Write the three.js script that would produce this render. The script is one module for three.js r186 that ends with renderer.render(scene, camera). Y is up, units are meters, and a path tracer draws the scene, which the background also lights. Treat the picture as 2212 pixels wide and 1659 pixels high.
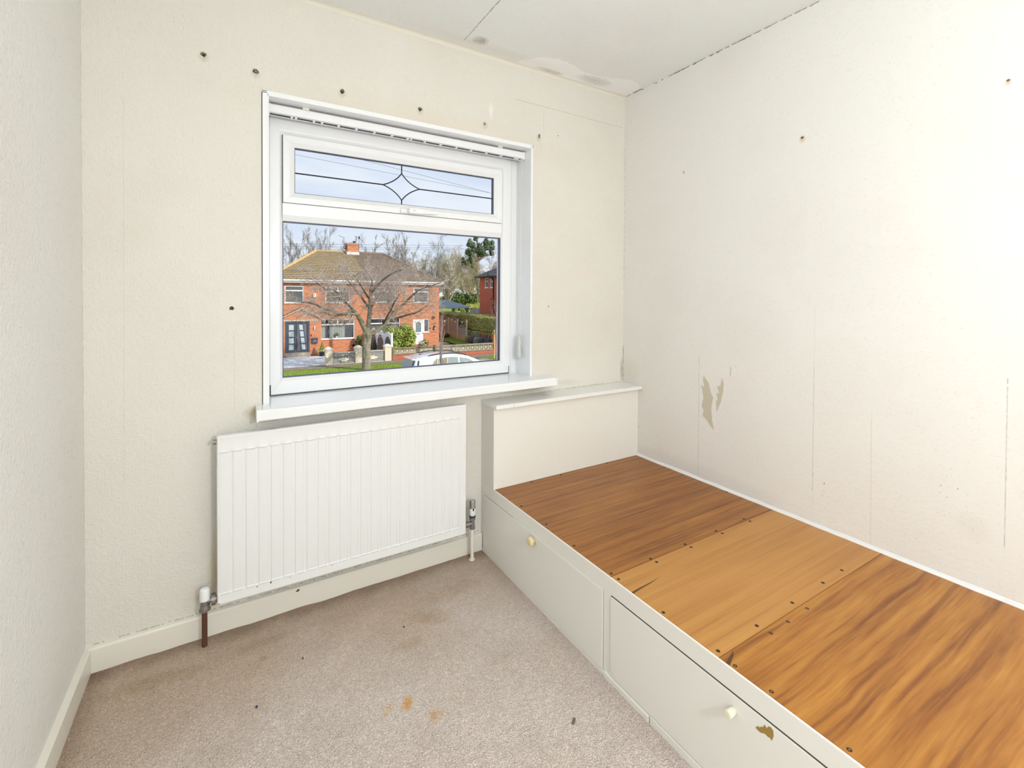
import * as THREE from 'three';
import { RoundedBoxGeometry } from 'three/addons/geometries/RoundedBoxGeometry.js';
import { mergeGeometries, toCreasedNormals } from 'three/addons/utils/BufferGeometryUtils.js';
import { ImprovedNoise } from 'three/addons/math/ImprovedNoise.js';

/* ---------- camera, sky, sun, fill lamp strength, exposure ---------- */
const scene = new THREE.Scene();
const camera = new THREE.PerspectiveCamera(79.71, 2212 / 1659, 0.05, 400);
camera.position.set(0.416, 1.2406, 1.98);
camera.rotation.order = 'YXZ';
camera.rotation.set(-0.0136, -0.5377, 0.0051);
camera.setViewOffset(2212, 1659, 10.72, 179.27, 2212, 1659);   // a shifted lens keeps the verticals upright
camera.updateProjectionMatrix();

const renderer = new THREE.WebGLRenderer({ antialias: true });
renderer.toneMapping = THREE.LinearToneMapping;
renderer.toneMappingExposure = 1.0;
renderer.shadowMap.enabled = true;

const SUN = 3.6, SKY = 1.12, FILL_LAMP = 5.6, FILL_LAMP_COLOR = [0.905, 0.955, 1.0];
const sun = new THREE.DirectionalLight(new THREE.Color().setRGB(1, 0.95, 0.86), SUN);
sun.position.set(12 + 40, -1 + 36, -28 + 50); sun.target.position.set(12, -1, -28);
sun.castShadow = true; sun.shadow.mapSize.set(2048, 2048);
Object.assign(sun.shadow.camera, { left: -30, right: 30, top: 24, bottom: -24, near: 1, far: 160 });
sun.name = 'sun'; scene.add(sun, sun.target);

/* ---------- noise ---------- */
const perlin = new ImprovedNoise();
function rng(seed) { let s = seed >>> 0; return () => { s = (s + 0x6d2b79f5) | 0; let t = Math.imul(s ^ (s >>> 15), 1 | s); t = (t + Math.imul(t ^ (t >>> 7), 61 | t)) ^ t; return ((t ^ (t >>> 14)) >>> 0) / 4294967296; }; }
const fbm = (x, y, z, n = 4) => { let a = 0, s = 0.5; for (let i = 0; i < n; i++) { a += s * perlin.noise(x, y, z + i * 7.3); x *= 2; y *= 2; s *= 0.5; } return a; };
function lattice(n, seed) { const r = rng(seed), a = new Float32Array(n * n); for (let i = 0; i < n * n; i++) a[i] = r(); return (x, y) => { const xi = Math.floor(x), yi = Math.floor(y), fx = x - xi, fy = y - yi, sx = fx * fx * (3 - 2 * fx), sy = fy * fy * (3 - 2 * fy), g = (i, j) => a[((j % n + n) % n) * n + ((i % n + n) % n)]; return (g(xi, yi) * (1 - sx) + g(xi + 1, yi) * sx) * (1 - sy) + (g(xi, yi + 1) * (1 - sx) + g(xi + 1, yi + 1) * sx) * sy; }; }
const clamp = (x, a = 0, b = 1) => Math.min(b, Math.max(a, x)), lerp = (a, b, t) => a + (b - a) * t, smooth = (a, b, x) => { const t = clamp((x - a) / (b - a)); return t * t * (3 - 2 * t); };

// sky: pale blue with thin white cloud, the same all the way round
{
  const w = 1024, h = 512, d = new Float32Array(w * h * 4);
  for (let j = 0; j < h; j++) for (let i = 0; i < w; i++) {
    const el = (j + 0.5) / h * Math.PI - Math.PI / 2, az = (i + 0.5) / w * Math.PI * 2, up = Math.max(0, Math.sin(el));
    const dx = Math.cos(az) * Math.cos(el), dz = Math.sin(az) * Math.cos(el), k = 1 / (up + 0.25);
    const c = smooth(-0.22, 0.3, fbm(dx * k * 1.5 + 3, dz * k * 3.1, 1.7, 5));
    const t = Math.pow(1 - up, 3), b = [lerp(0.41, 0.68, t), lerp(0.54, 0.76, t), lerp(0.79, 0.88, t)];
    const o = (j * w + i) * 4, m = 0.28 + 0.6 * c;
    for (let q = 0; q < 3; q++) d[o + q] = lerp(b[q], [0.86, 0.89, 0.93][q], m * 0.75);
    d[o + 3] = 1;
  }
  const sky = new THREE.DataTexture(d, w, h, THREE.RGBAFormat, THREE.FloatType);
  sky.mapping = THREE.EquirectangularReflectionMapping; sky.magFilter = sky.minFilter = THREE.LinearFilter; sky.colorSpace = THREE.LinearSRGBColorSpace; sky.needsUpdate = true;
  scene.background = sky; scene.backgroundIntensity = SKY;
}

/* ---------- helpers ---------- */
const used = {};
function numbered(name) { used[name] = (used[name] ?? -1) + 1; return used[name] ? name + '_' + String(used[name]).padStart(3, '0') : name; }
function shade(o) { o.castShadow = o.receiveShadow = true; return o; }
function thing(name, label, category, pos = [0, 0, 0], turn = 0, group) { const o = new THREE.Group(); o.name = numbered(name); scene.add(o); o.position.set(...pos); o.rotation.y = turn; return tag(o, label, category, group); }
function tag(o, label, category, group) { o.userData.label = label; o.userData.category = category; if (group) o.userData.group = group; return o; }
function struct(name) { const o = new THREE.Group(); o.name = name; o.userData.kind = 'structure'; scene.add(o); return o; }
function join(gs) { gs = gs.flat(9).map((g) => { g = g.index ? g.toNonIndexed() : g; for (const k of Object.keys(g.attributes)) if (!['position', 'normal', 'uv', 'color'].includes(k)) g.deleteAttribute(k); return g; }); const col = gs.every((g) => g.attributes.color); if (!col) gs.forEach((g) => g.deleteAttribute('color')); if (gs.some((g) => !g.attributes.uv)) gs.forEach((g) => { if (!g.attributes.uv) g.setAttribute('uv', new THREE.BufferAttribute(new Float32Array(g.attributes.position.count * 2), 2)); }); return gs.length === 1 ? gs[0] : mergeGeometries(gs); }
function part(name, gs, mat, parent, opt = {}) { const m = shade(new THREE.Mesh(Array.isArray(gs) ? join(gs) : gs, mat)); m.name = name; parent.add(m); if (opt.kind) m.userData.kind = opt.kind; if (opt.label) m.userData.label = opt.label; return m; }
// uv in metres from the face direction (positions are in the thing's own metres)
function uvm(g) { const p = g.attributes.position, n = g.attributes.normal, u = new Float32Array(p.count * 2); for (let i = 0; i < p.count; i++) { const ax = Math.abs(n.getX(i)), ay = Math.abs(n.getY(i)), az = Math.abs(n.getZ(i)); if (ax > ay && ax > az) { u[2 * i] = p.getZ(i); u[2 * i + 1] = p.getY(i); } else if (ay > az) { u[2 * i] = p.getX(i); u[2 * i + 1] = p.getZ(i); } else { u[2 * i] = p.getX(i); u[2 * i + 1] = p.getY(i); } } g.setAttribute('uv', new THREE.BufferAttribute(u, 2)); return g; }
// boxes given by their two corners
const bx = (x0, y0, z0, x1, y1, z1) => uvm(new THREE.BoxGeometry(x1 - x0, y1 - y0, z1 - z0).translate((x0 + x1) / 2, (y0 + y1) / 2, (z0 + z1) / 2).toNonIndexed());
const rbx = (x0, y0, z0, x1, y1, z1, r = 0.003, seg = 2) => uvm(new RoundedBoxGeometry(x1 - x0, y1 - y0, z1 - z0, seg, Math.min(r, (x1 - x0) / 2.01, (y1 - y0) / 2.01, (z1 - z0) / 2.01)).translate((x0 + x1) / 2, (y0 + y1) / 2, (z0 + z1) / 2));
const cyl = (r0, r1, h, x, y, z, seg = 16, axis = 'y') => { const g = new THREE.CylinderGeometry(r1, r0, h, seg); if (axis === 'x') g.rotateZ(-Math.PI / 2); if (axis === 'z') g.rotateX(Math.PI / 2); return g.translate(x, y, z); };
function rod(a, b, r, seg = 6, r2 = r) { const A = new THREE.Vector3(...a), B = new THREE.Vector3(...b), d = B.clone().sub(A), g = new THREE.CylinderGeometry(r2, r, d.length(), seg, 1); g.applyQuaternion(new THREE.Quaternion().setFromUnitVectors(new THREE.Vector3(0, 1, 0), d.normalize())); return g.translate((A.x + B.x) / 2, (A.y + B.y) / 2, (A.z + B.z) / 2); }
const tube = (pts, r, seg = 32, rs = 6) => new THREE.TubeGeometry(new THREE.CatmullRomCurve3(pts.map((p) => new THREE.Vector3(...p))), seg, r, rs);
const lathe = (pts, seg = 20) => new THREE.LatheGeometry(pts.map((p) => new THREE.Vector2(...p)), seg);
function quads(list) { const pos = []; for (const [a, b, c, d] of list) { pos.push(...a, ...b, ...c); if (d) pos.push(...a, ...c, ...d); } const g = new THREE.BufferGeometry(); g.setAttribute('position', new THREE.BufferAttribute(new Float32Array(pos), 3)); g.computeVertexNormals(); return uvm(g); }
function ext(pts, depth, z = 0, holes = [], bevel = 0) { const s = new THREE.Shape(pts.map((p) => new THREE.Vector2(...p))); for (const h of holes) s.holes.push(new THREE.Path(h.map((p) => new THREE.Vector2(...p)))); return uvm(new THREE.ExtrudeGeometry(s, { depth, bevelEnabled: bevel > 0, bevelSize: bevel, bevelThickness: bevel, bevelSegments: 2, curveSegments: 10 }).translate(0, 0, z)); }
const rect = (x0, y0, x1, y1) => [[x0, y0], [x1, y0], [x1, y1], [x0, y1]];
// mitred ring of bars round a rectangle: profile = [inset, z] pairs from the outer edge inwards, gap = open mitre
function ring(x0, y0, x1, y1, prof, gap = 0, [kb, kr, kt, kl] = [1, 1, 1, 1]) {
  const f = []; const P = (s, k) => { const [i, z] = prof[k], g = gap; switch (s) {
    case 0: return [[x0 + i * kl + g, y0 + i * kb, z], [x1 - i * kr - g, y0 + i * kb, z]];
    case 1: return [[x1 - i * kr, y0 + i * kb + g, z], [x1 - i * kr, y1 - i * kt - g, z]];
    case 2: return [[x1 - i * kr - g, y1 - i * kt, z], [x0 + i * kl + g, y1 - i * kt, z]];
    default: return [[x0 + i * kl, y1 - i * kt - g, z], [x0 + i * kl, y0 + i * kb + g, z]]; } };
  for (let s = 0; s < 4; s++) for (let k = 0; k < prof.length - 1; k++) { const [a, b] = P(s, k), [d, c] = P(s, k + 1); f.push([a, b, c, d]); }
  return quads(f);
}
function disc(x, y, r, n, seed, rough = 0.3, sx = 1, sy = 1) { const q = rng(seed), o = []; for (let i = 0; i < n; i++) { const a = i / n * Math.PI * 2, k = r * (1 - rough / 2 + rough * q()); o.push([x + Math.cos(a) * k * sx, y + Math.sin(a) * k * sy]); } return o; }

/* ---------- textures ---------- */
function canvas(w, h, draw) { const c = document.createElement('canvas'); c.width = w; c.height = h; draw(c.getContext('2d'), w, h); const t = new THREE.CanvasTexture(c); t.colorSpace = THREE.SRGBColorSpace; t.wrapS = t.wrapT = THREE.RepeatWrapping; return t; }
function data(w, h, f, srgb = true) { const d = new Uint8Array(w * h * 4), o = [0, 0, 0]; for (let j = 0; j < h; j++) for (let i = 0; i < w; i++) { f(i, j, o); const k = (j * w + i) * 4; for (let q = 0; q < 3; q++) d[k + q] = clamp(o[q], 0, 255); d[k + 3] = 255; } const t = new THREE.DataTexture(d, w, h); t.wrapS = t.wrapT = THREE.RepeatWrapping; t.magFilter = t.minFilter = THREE.LinearFilter; if (srgb) t.colorSpace = THREE.SRGBColorSpace; t.needsUpdate = true; return t; }
const rep = (t, sx, sy) => { t.repeat.set(1 / sx, 1 / sy); return t; };
const copyRep = (t, sx, sy) => rep(t.clone(), sx, sy);
// leathery embossed wallpaper
const paperBump = (() => { const a = lattice(48, 1), b = lattice(96, 2), c = lattice(200, 3); return rep(data(512, 512, (i, j, o) => { const u = i / 512, v = j / 512; let h = 0.5 * Math.abs(a(u * 48, v * 48) - 0.5) * 2 + 0.35 * b(u * 96, v * 96) + 0.15 * c(u * 200, v * 200); o[0] = o[1] = o[2] = 255 * h; }, false), 0.42, 0.42); })();
const fineBump = (() => { const a = lattice(20, 4), b = lattice(80, 5); return rep(data(512, 512, (i, j, o) => { const u = i / 512, v = j / 512; o[0] = o[1] = o[2] = 255 * (0.6 * a(u * 20, v * 20) + 0.4 * b(u * 80, v * 80)); }, false), 0.6, 0.6); })();

/* ---------- the room: shell ---------- */
const W = 2.395, H = 2.4, D = 3.6, XP = 1.4564, HP = 0.3313, DB = 0.1232;
// a painted sheet in metres: pen(x, y) works from the bottom corner
function sheet(wm, hm, pxm, base, seed, draw) {
  return rep(canvas(Math.round(wm * pxm), Math.round(hm * pxm), (g, w, h) => {
    g.fillStyle = base; g.fillRect(0, 0, w, h);
    const q = rng(seed);
    for (let i = 0; i < 160; i++) { const r = (0.05 + 0.25 * q()) * pxm, x = q() * w, y = q() * h, gr = g.createRadialGradient(x, y, 0, x, y, r), k = q() < 0.5 ? '255,255,255' : '150,120,70'; gr.addColorStop(0, `rgba(${k},0.018)`); gr.addColorStop(1, `rgba(${k},0)`); g.fillStyle = gr; g.fillRect(x - r, y - r, 2 * r, 2 * r); }
    for (let i = 0; i < wm * hm * 5000; i++) { g.fillStyle = q() < 0.5 ? 'rgba(255,255,255,0.06)' : 'rgba(90,80,60,0.05)'; g.fillRect(q() * w, q() * h, 1 + q() * 2, 1 + q() * 2); }
    const pen = { g, q, X: (x) => x * pxm, Y: (y) => h - y * pxm, s: pxm,
      line(pts, width, style, wob = 0) { g.strokeStyle = style; g.lineWidth = width * pxm; g.beginPath(); pts.forEach(([x, y], i) => { const a = pen.X(x + (q() - 0.5) * wob), b = pen.Y(y + (q() - 0.5) * wob); i ? g.lineTo(a, b) : g.moveTo(a, b); }); g.stroke(); },
      long(x0, y0, x1, y1, width, style, wob = 0.001, n = 40, skip = 0) { for (let i = 0; i < n; i++) if (q() >= skip) pen.line([[lerp(x0, x1, i / n), lerp(y0, y1, i / n)], [lerp(x0, x1, (i + 1.05) / n), lerp(y0, y1, (i + 1.05) / n)]], width * (0.6 + 0.8 * q()), style, wob); },
      blot(pts, style) { g.fillStyle = style; g.beginPath(); pts.forEach(([x, y], i) => i ? g.lineTo(pen.X(x), pen.Y(y)) : g.moveTo(pen.X(x), pen.Y(y))); g.fill(); },
      smear(x, y, rx, ry, rgb, a) { g.save(); g.translate(pen.X(x), pen.Y(y)); g.scale(rx * pxm, ry * pxm); const gr = g.createRadialGradient(0, 0, 0, 0, 0, 1); gr.addColorStop(0, `rgba(${rgb},${a})`); gr.addColorStop(0.6, `rgba(${rgb},${a * 0.5})`); gr.addColorStop(1, `rgba(${rgb},0)`); g.fillStyle = gr; g.fillRect(-1, -1, 2, 2); g.restore(); },
      specks(x, y, rx, ry, n, style, size) { g.fillStyle = style; for (let i = 0; i < n; i++) { const a = q() * 6.283, k = Math.sqrt(q()) * 1.15; if (fbm(x * 9 + Math.cos(a) * k * 2.2, y * 9 + Math.sin(a) * k * 2.2, 4.5, 4) + 0.28 < 0.5 * k) continue; g.fillRect(pen.X(x + Math.cos(a) * k * rx), pen.Y(y + Math.sin(a) * k * ry), size * pxm * (0.4 + q()), size * pxm * (0.4 + q())); } } };
    draw(pen);
  }), wm, hm);
}
const CREAM = '#e5e1d7', CREAM_LIT = '#edebe5';  // same cream paint; side walls lightened for the daylight on them
const backTex = sheet(2.4, 2.4, 850, CREAM, 11, (p) => {
  p.long(1.641, 2.225, 2.378, 2.221, 0.0016, 'rgba(120,95,60,0.35)');
  p.long(0.494, 0.80, 0.495, 0.62, 0.0014, 'rgba(110,90,50,0.5)', 0.001, 40, 0.3);
  p.long(0.105, 1.9, 0.10, 0.6, 0.001, 'rgba(150,130,100,0.18)'); p.long(0.42, 1.1, 0.42, 0.8, 0.001, 'rgba(150,130,100,0.25)');
  p.long(1.79, 2.03, 1.80, 1.995, 0.001, 'rgba(130,100,60,0.4)', 0.003, 6); p.long(1.815, 2.22, 1.815, 2.08, 0.0008, 'rgba(120,100,80,0.35)');
  p.smear(1.5, 2.14, 0.016, 0.05, '245,242,236', 0.8);
  // damp and mould beside the sill, over the ledge and behind the radiator
  p.smear(1.80, 0.79, 0.12, 0.03, '150,110,40', 0.35); p.smear(1.70, 0.76, 0.16, 0.03, '150,110,40', 0.3); p.smear(1.98, 0.765, 0.10, 0.02, '140,125,110', 0.12); p.specks(1.98, 0.765, 0.12, 0.015, 24, 'rgba(90,80,70,0.25)', 0.002);
  p.long(1.74, 0.814, 1.84, 0.808, 0.003, 'rgba(110,80,30,0.4)', 0.004, 30, 0.3); p.smear(2.385, 0.80, 0.012, 0.08, '70,60,50', 0.3);
  p.long(1.46, 0.729, 2.39, 0.734, 0.002, 'rgba(110,85,40,0.35)', 0.003, 120, 0.4);
  p.smear(0.49, 0.79, 0.05, 0.03, '150,115,50', 0.3);
  for (const [x, y] of [[0.328, 2.094], [0.492, 2.075], [0.804, 2.072], [1.138, 2.07], [1.466, 2.068], [1.784, 2.063]]) { p.smear(x, y - 0.008, 0.02, 0.022, '150,110,70', 0.25); p.long(x, y - 0.005, x + 0.001, y - 0.03, 0.0012, 'rgba(120,90,60,0.2)', 0.002, 6); }
  p.smear(0.85, 0.1, 0.55, 0.05, '150,140,110', 0.3); p.long(0.02, 0.083, 1.45, 0.09, 0.0035, 'rgba(90,85,70,0.35)', 0.004, 200, 0.35);
  p.smear(0.36, 0.22, 0.03, 0.16, '170,140,80', 0.35); p.specks(0.35, 0.3, 0.03, 0.3, 50, 'rgba(110,80,50,0.25)', 0.003);
  p.smear(1.2, 1.99, 0.9, 0.12, '214,196,165', 0.25);
  p.smear(0.532, 1.3, 0.004, 0.6, '70,60,60', 0.0);
});
const rightTex = sheet(D, H, 565, CREAM_LIT, 12, (p) => {
  p.long(0.518, 0.95, 0.519, 0.345, 0.0012, 'rgba(120,120,110,0.45)'); p.long(1.041, 0.96, 1.041, 0.467, 0.0013, 'rgba(110,110,115,0.42)', 0.0006, 60, 0.04); p.long(1.041, 1.2, 1.041, 0.96, 0.001, 'rgba(150,150,140,0.25)'); p.long(1.043, 0.467, 1.043, 0.34, 0.001, 'rgba(150,150,150,0.2)');
  p.long(1.234, 0.83, 1.237, 0.335, 0.001, 'rgba(150,150,145,0.35)'); p.long(1.571, 1.0, 1.571, 0.49, 0.0014, 'rgba(110,110,125,0.42)', 0.0006, 60, 0.08);
  p.long(0.02, 0.72, 0.02, 0.34, 0.001, 'rgba(140,120,90,0.3)');
  // peeled paper
  const tan = '#cfc6b2';
  p.blot([[0.545, 0.852], [0.556, 0.835], [0.57, 0.822], [0.586, 0.77], [0.597, 0.752], [0.588, 0.7], [0.593, 0.64], [0.604, 0.597], [0.585, 0.61], [0.56, 0.64], [0.54, 0.652], [0.547, 0.68], [0.534, 0.70], [0.545, 0.74], [0.535, 0.79], [0.548, 0.80], [0.54, 0.83]], tan);
  p.blot([[0.643, 0.855], [0.652, 0.83], [0.65, 0.795], [0.638, 0.74], [0.616, 0.685], [0.612, 0.74], [0.622, 0.745], [0.614, 0.775], [0.628, 0.78], [0.617, 0.81], [0.634, 0.815]], tan);
  p.blot([[0.683, 0.918], [0.689, 0.905], [0.686, 0.868], [0.681, 0.872], [0.684, 0.895]], tan); p.blot([[0.709, 0.925], [0.713, 0.92], [0.71, 0.913]], tan);
  p.line([[0.537, 0.80], [0.534, 0.79]], 0.002, 'rgba(60,50,40,0.7)');
  for (const [z, y, r] of [[0.985, 1.882, 0.006], [1.56, 1.885, 0.004], [0.416, 1.873, 0.003]]) { p.smear(z, y - 0.006, r * 2.5, r * 3, '160,110,60', 0.35); p.blot(disc(z, y, r, 9, 3, 0.8), '#5b4636'); }
  p.specks(1.485, 0.544, 0.05, 0.07, 60, 'rgba(130,130,120,0.28)', 0.0025); p.specks(1.42, 0.6, 0.02, 0.03, 10, 'rgba(90,70,50,0.4)', 0.003); p.specks(1.1, 0.47, 0.1, 0.03, 24, 'rgba(110,110,110,0.3)', 0.003); p.smear(1.5, 0.52, 0.05, 0.05, '190,180,155', 0.12); p.specks(1.466, 0.633, 0.003, 0.003, 5, 'rgba(60,40,20,0.7)', 0.003); p.specks(0.9, 0.5, 0.4, 0.1, 40, 'rgba(120,120,110,0.25)', 0.002);
  p.specks(1.08, 0.515, 0.01, 0.008, 6, 'rgba(70,60,60,0.5)', 0.003); p.specks(0.85, 0.9, 0.5, 0.3, 25, 'rgba(110,110,110,0.3)', 0.002);
  p.blot([[0.117, 0.515], [0.122, 0.508], [0.121, 0.497], [0.128, 0.494], [0.119, 0.49]], '#5a4a3a');
  p.long(0.006, 2.2, 0.006, 1.2, 0.002, 'rgba(150,120,60,0.35)', 0.002, 80, 0.4); p.long(0.003, 0.94, 0.003, 0.74, 0.003, 'rgba(60,55,50,0.7)', 0.002, 40, 0.15);
  p.long(0.13, 2.397, 0.62, 2.397, 0.005, 'rgba(70,65,60,0.5)', 0.004, 40, 0.55); p.long(0.35, 2.398, 1.04, 2.398, 0.004, 'rgba(80,75,70,0.6)', 0.003, 60, 0.3);
  p.smear(0.05, 0.8, 0.10, 0.1, '170,140,90', 0.12); p.smear(0.5, 0.36, 0.6, 0.06, '150,150,150', 0.12);
});
const leftTex = sheet(D, H, 400, '#ecebe5', 13, (p) => { p.specks(1, 0.8, 1, 0.7, 60, 'rgba(130,120,100,0.2)', 0.003); p.long(0.004, 2.3, 0.004, 0.1, 0.003, 'rgba(150,130,90,0.25)', 0.002, 100, 0.4); });
const ceilTex = sheet(2.4, D, 565, '#f1f4f1', 14, (p) => {   // x, z
  p.long(1.322, 0.45, 1.325, 0.06, 0.0022, 'rgba(80,75,70,0.75)', 0.002, 30);
  p.smear(1.39, 0.098, 0.045, 0.04, '120,110,100', 0.35); p.specks(1.392, 0.098, 0.04, 0.036, 260, 'rgba(90,80,70,0.4)', 0.003); p.specks(1.35, 0.075, 0.03, 0.02, 40, 'rgba(110,100,90,0.35)', 0.003);
  const e = []; for (let i = 0; i <= 40; i++) { const t = i / 40; e.push([lerp(1.64, 2.39, t), 0.14 + 0.03 * Math.sin(t * 9) - 0.1 * Math.pow(1 - t, 6) + 0.012 * p.q() - 0.03 * smooth(0.85, 1, t)]); }
  p.g.globalAlpha = 0.9; p.blot([[1.64, 0.012], ...e, [2.392, 0.004]], '#ffffff'); p.g.globalAlpha = 1;
  p.specks(2.09, 0.075, 0.13, 0.05, 520, 'rgba(120,115,110,0.3)', 0.003); p.specks(1.83, 0.03, 0.10, 0.022, 320, 'rgba(120,112,100,0.32)', 0.003); p.smear(2.1, 0.07, 0.14, 0.05, '140,135,130', 0.3); p.smear(1.83, 0.03, 0.1, 0.025, '140,130,120', 0.3);
  p.long(2.39, 0.01, 2.39, 0.13, 0.006, 'rgba(40,40,45,0.8)', 0.004, 16, 0.3); p.long(1.6, 0.004, 2.39, 0.004, 0.005, 'rgba(110,95,70,0.5)', 0.004, 70, 0.35);
  p.smear(1.5, 0.06, 0.5, 0.05, '215,207,190', 0.25);
});
const M = {};
const std = (o) => new THREE.MeshStandardMaterial(o), phy = (o) => new THREE.MeshPhysicalMaterial(o), lin = (r, g, b) => new THREE.Color().setRGB(r, g, b);
M.wallBack = std({ map: backTex, roughness: 0.75, bumpMap: paperBump, bumpScale: 0.0016 });
M.wallRight = std({ map: rightTex, roughness: 0.6, bumpMap: fineBump, bumpScale: 0.0007 });
M.wallLeft = std({ map: leftTex, roughness: 0.75, bumpMap: paperBump, bumpScale: 0.0016 });
M.ceil = std({ map: ceilTex, roughness: 0.85, bumpMap: fineBump, bumpScale: 0.0003 });
M.plain = std({ color: lin(0.80, 0.76, 0.66), roughness: 0.8 });
M.cream = std({ color: lin(0.86, 0.82, 0.73), roughness: 0.35 });           // gloss cream paint
M.boxed = std({ color: lin(0.85, 0.825, 0.76), roughness: 0.6, bumpMap: fineBump, bumpScale: 0.0008 });
M.panel = std({ color: lin(0.85, 0.83, 0.77), roughness: 0.38, bumpMap: fineBump, bumpScale: 0.0004 });
M.white = phy({ color: lin(0.91, 0.915, 0.92), roughness: 0.28 });              // uPVC
M.sill = phy({ color: lin(0.91, 0.915, 0.92), roughness: 0.16 });
M.enamel = std({ color: lin(0.85, 0.845, 0.835), roughness: 0.35 });
M.seal = std({ color: lin(0.02, 0.018, 0.02), roughness: 0.7 });
M.spacer = std({ color: lin(0.10, 0.10, 0.15), roughness: 0.5 });
M.lead = std({ color: lin(0.045, 0.05, 0.065), roughness: 0.5, metalness: 0.3 });
M.glass = phy({ color: lin(0.985, 0.99, 0.985), roughness: 0, transmission: 1, thickness: 0, ior: 1.5, specularIntensity: 0.0 });
M.chrome = std({ color: lin(0.55, 0.54, 0.52), roughness: 0.35, metalness: 1 });
M.brass = std({ color: lin(0.32, 0.30, 0.28), roughness: 0.5, metalness: 0.8 });
M.copper = std({ color: lin(0.13, 0.055, 0.03), roughness: 0.6, metalness: 0.3 });
M.gap = std({ color: lin(0.30, 0.20, 0.11), roughness: 0.9 });
M.dark = std({ color: lin(0.02, 0.017, 0.015), roughness: 0.9 });
M.mould = std({ color: lin(0.06, 0.05, 0.045), roughness: 1 });

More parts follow.
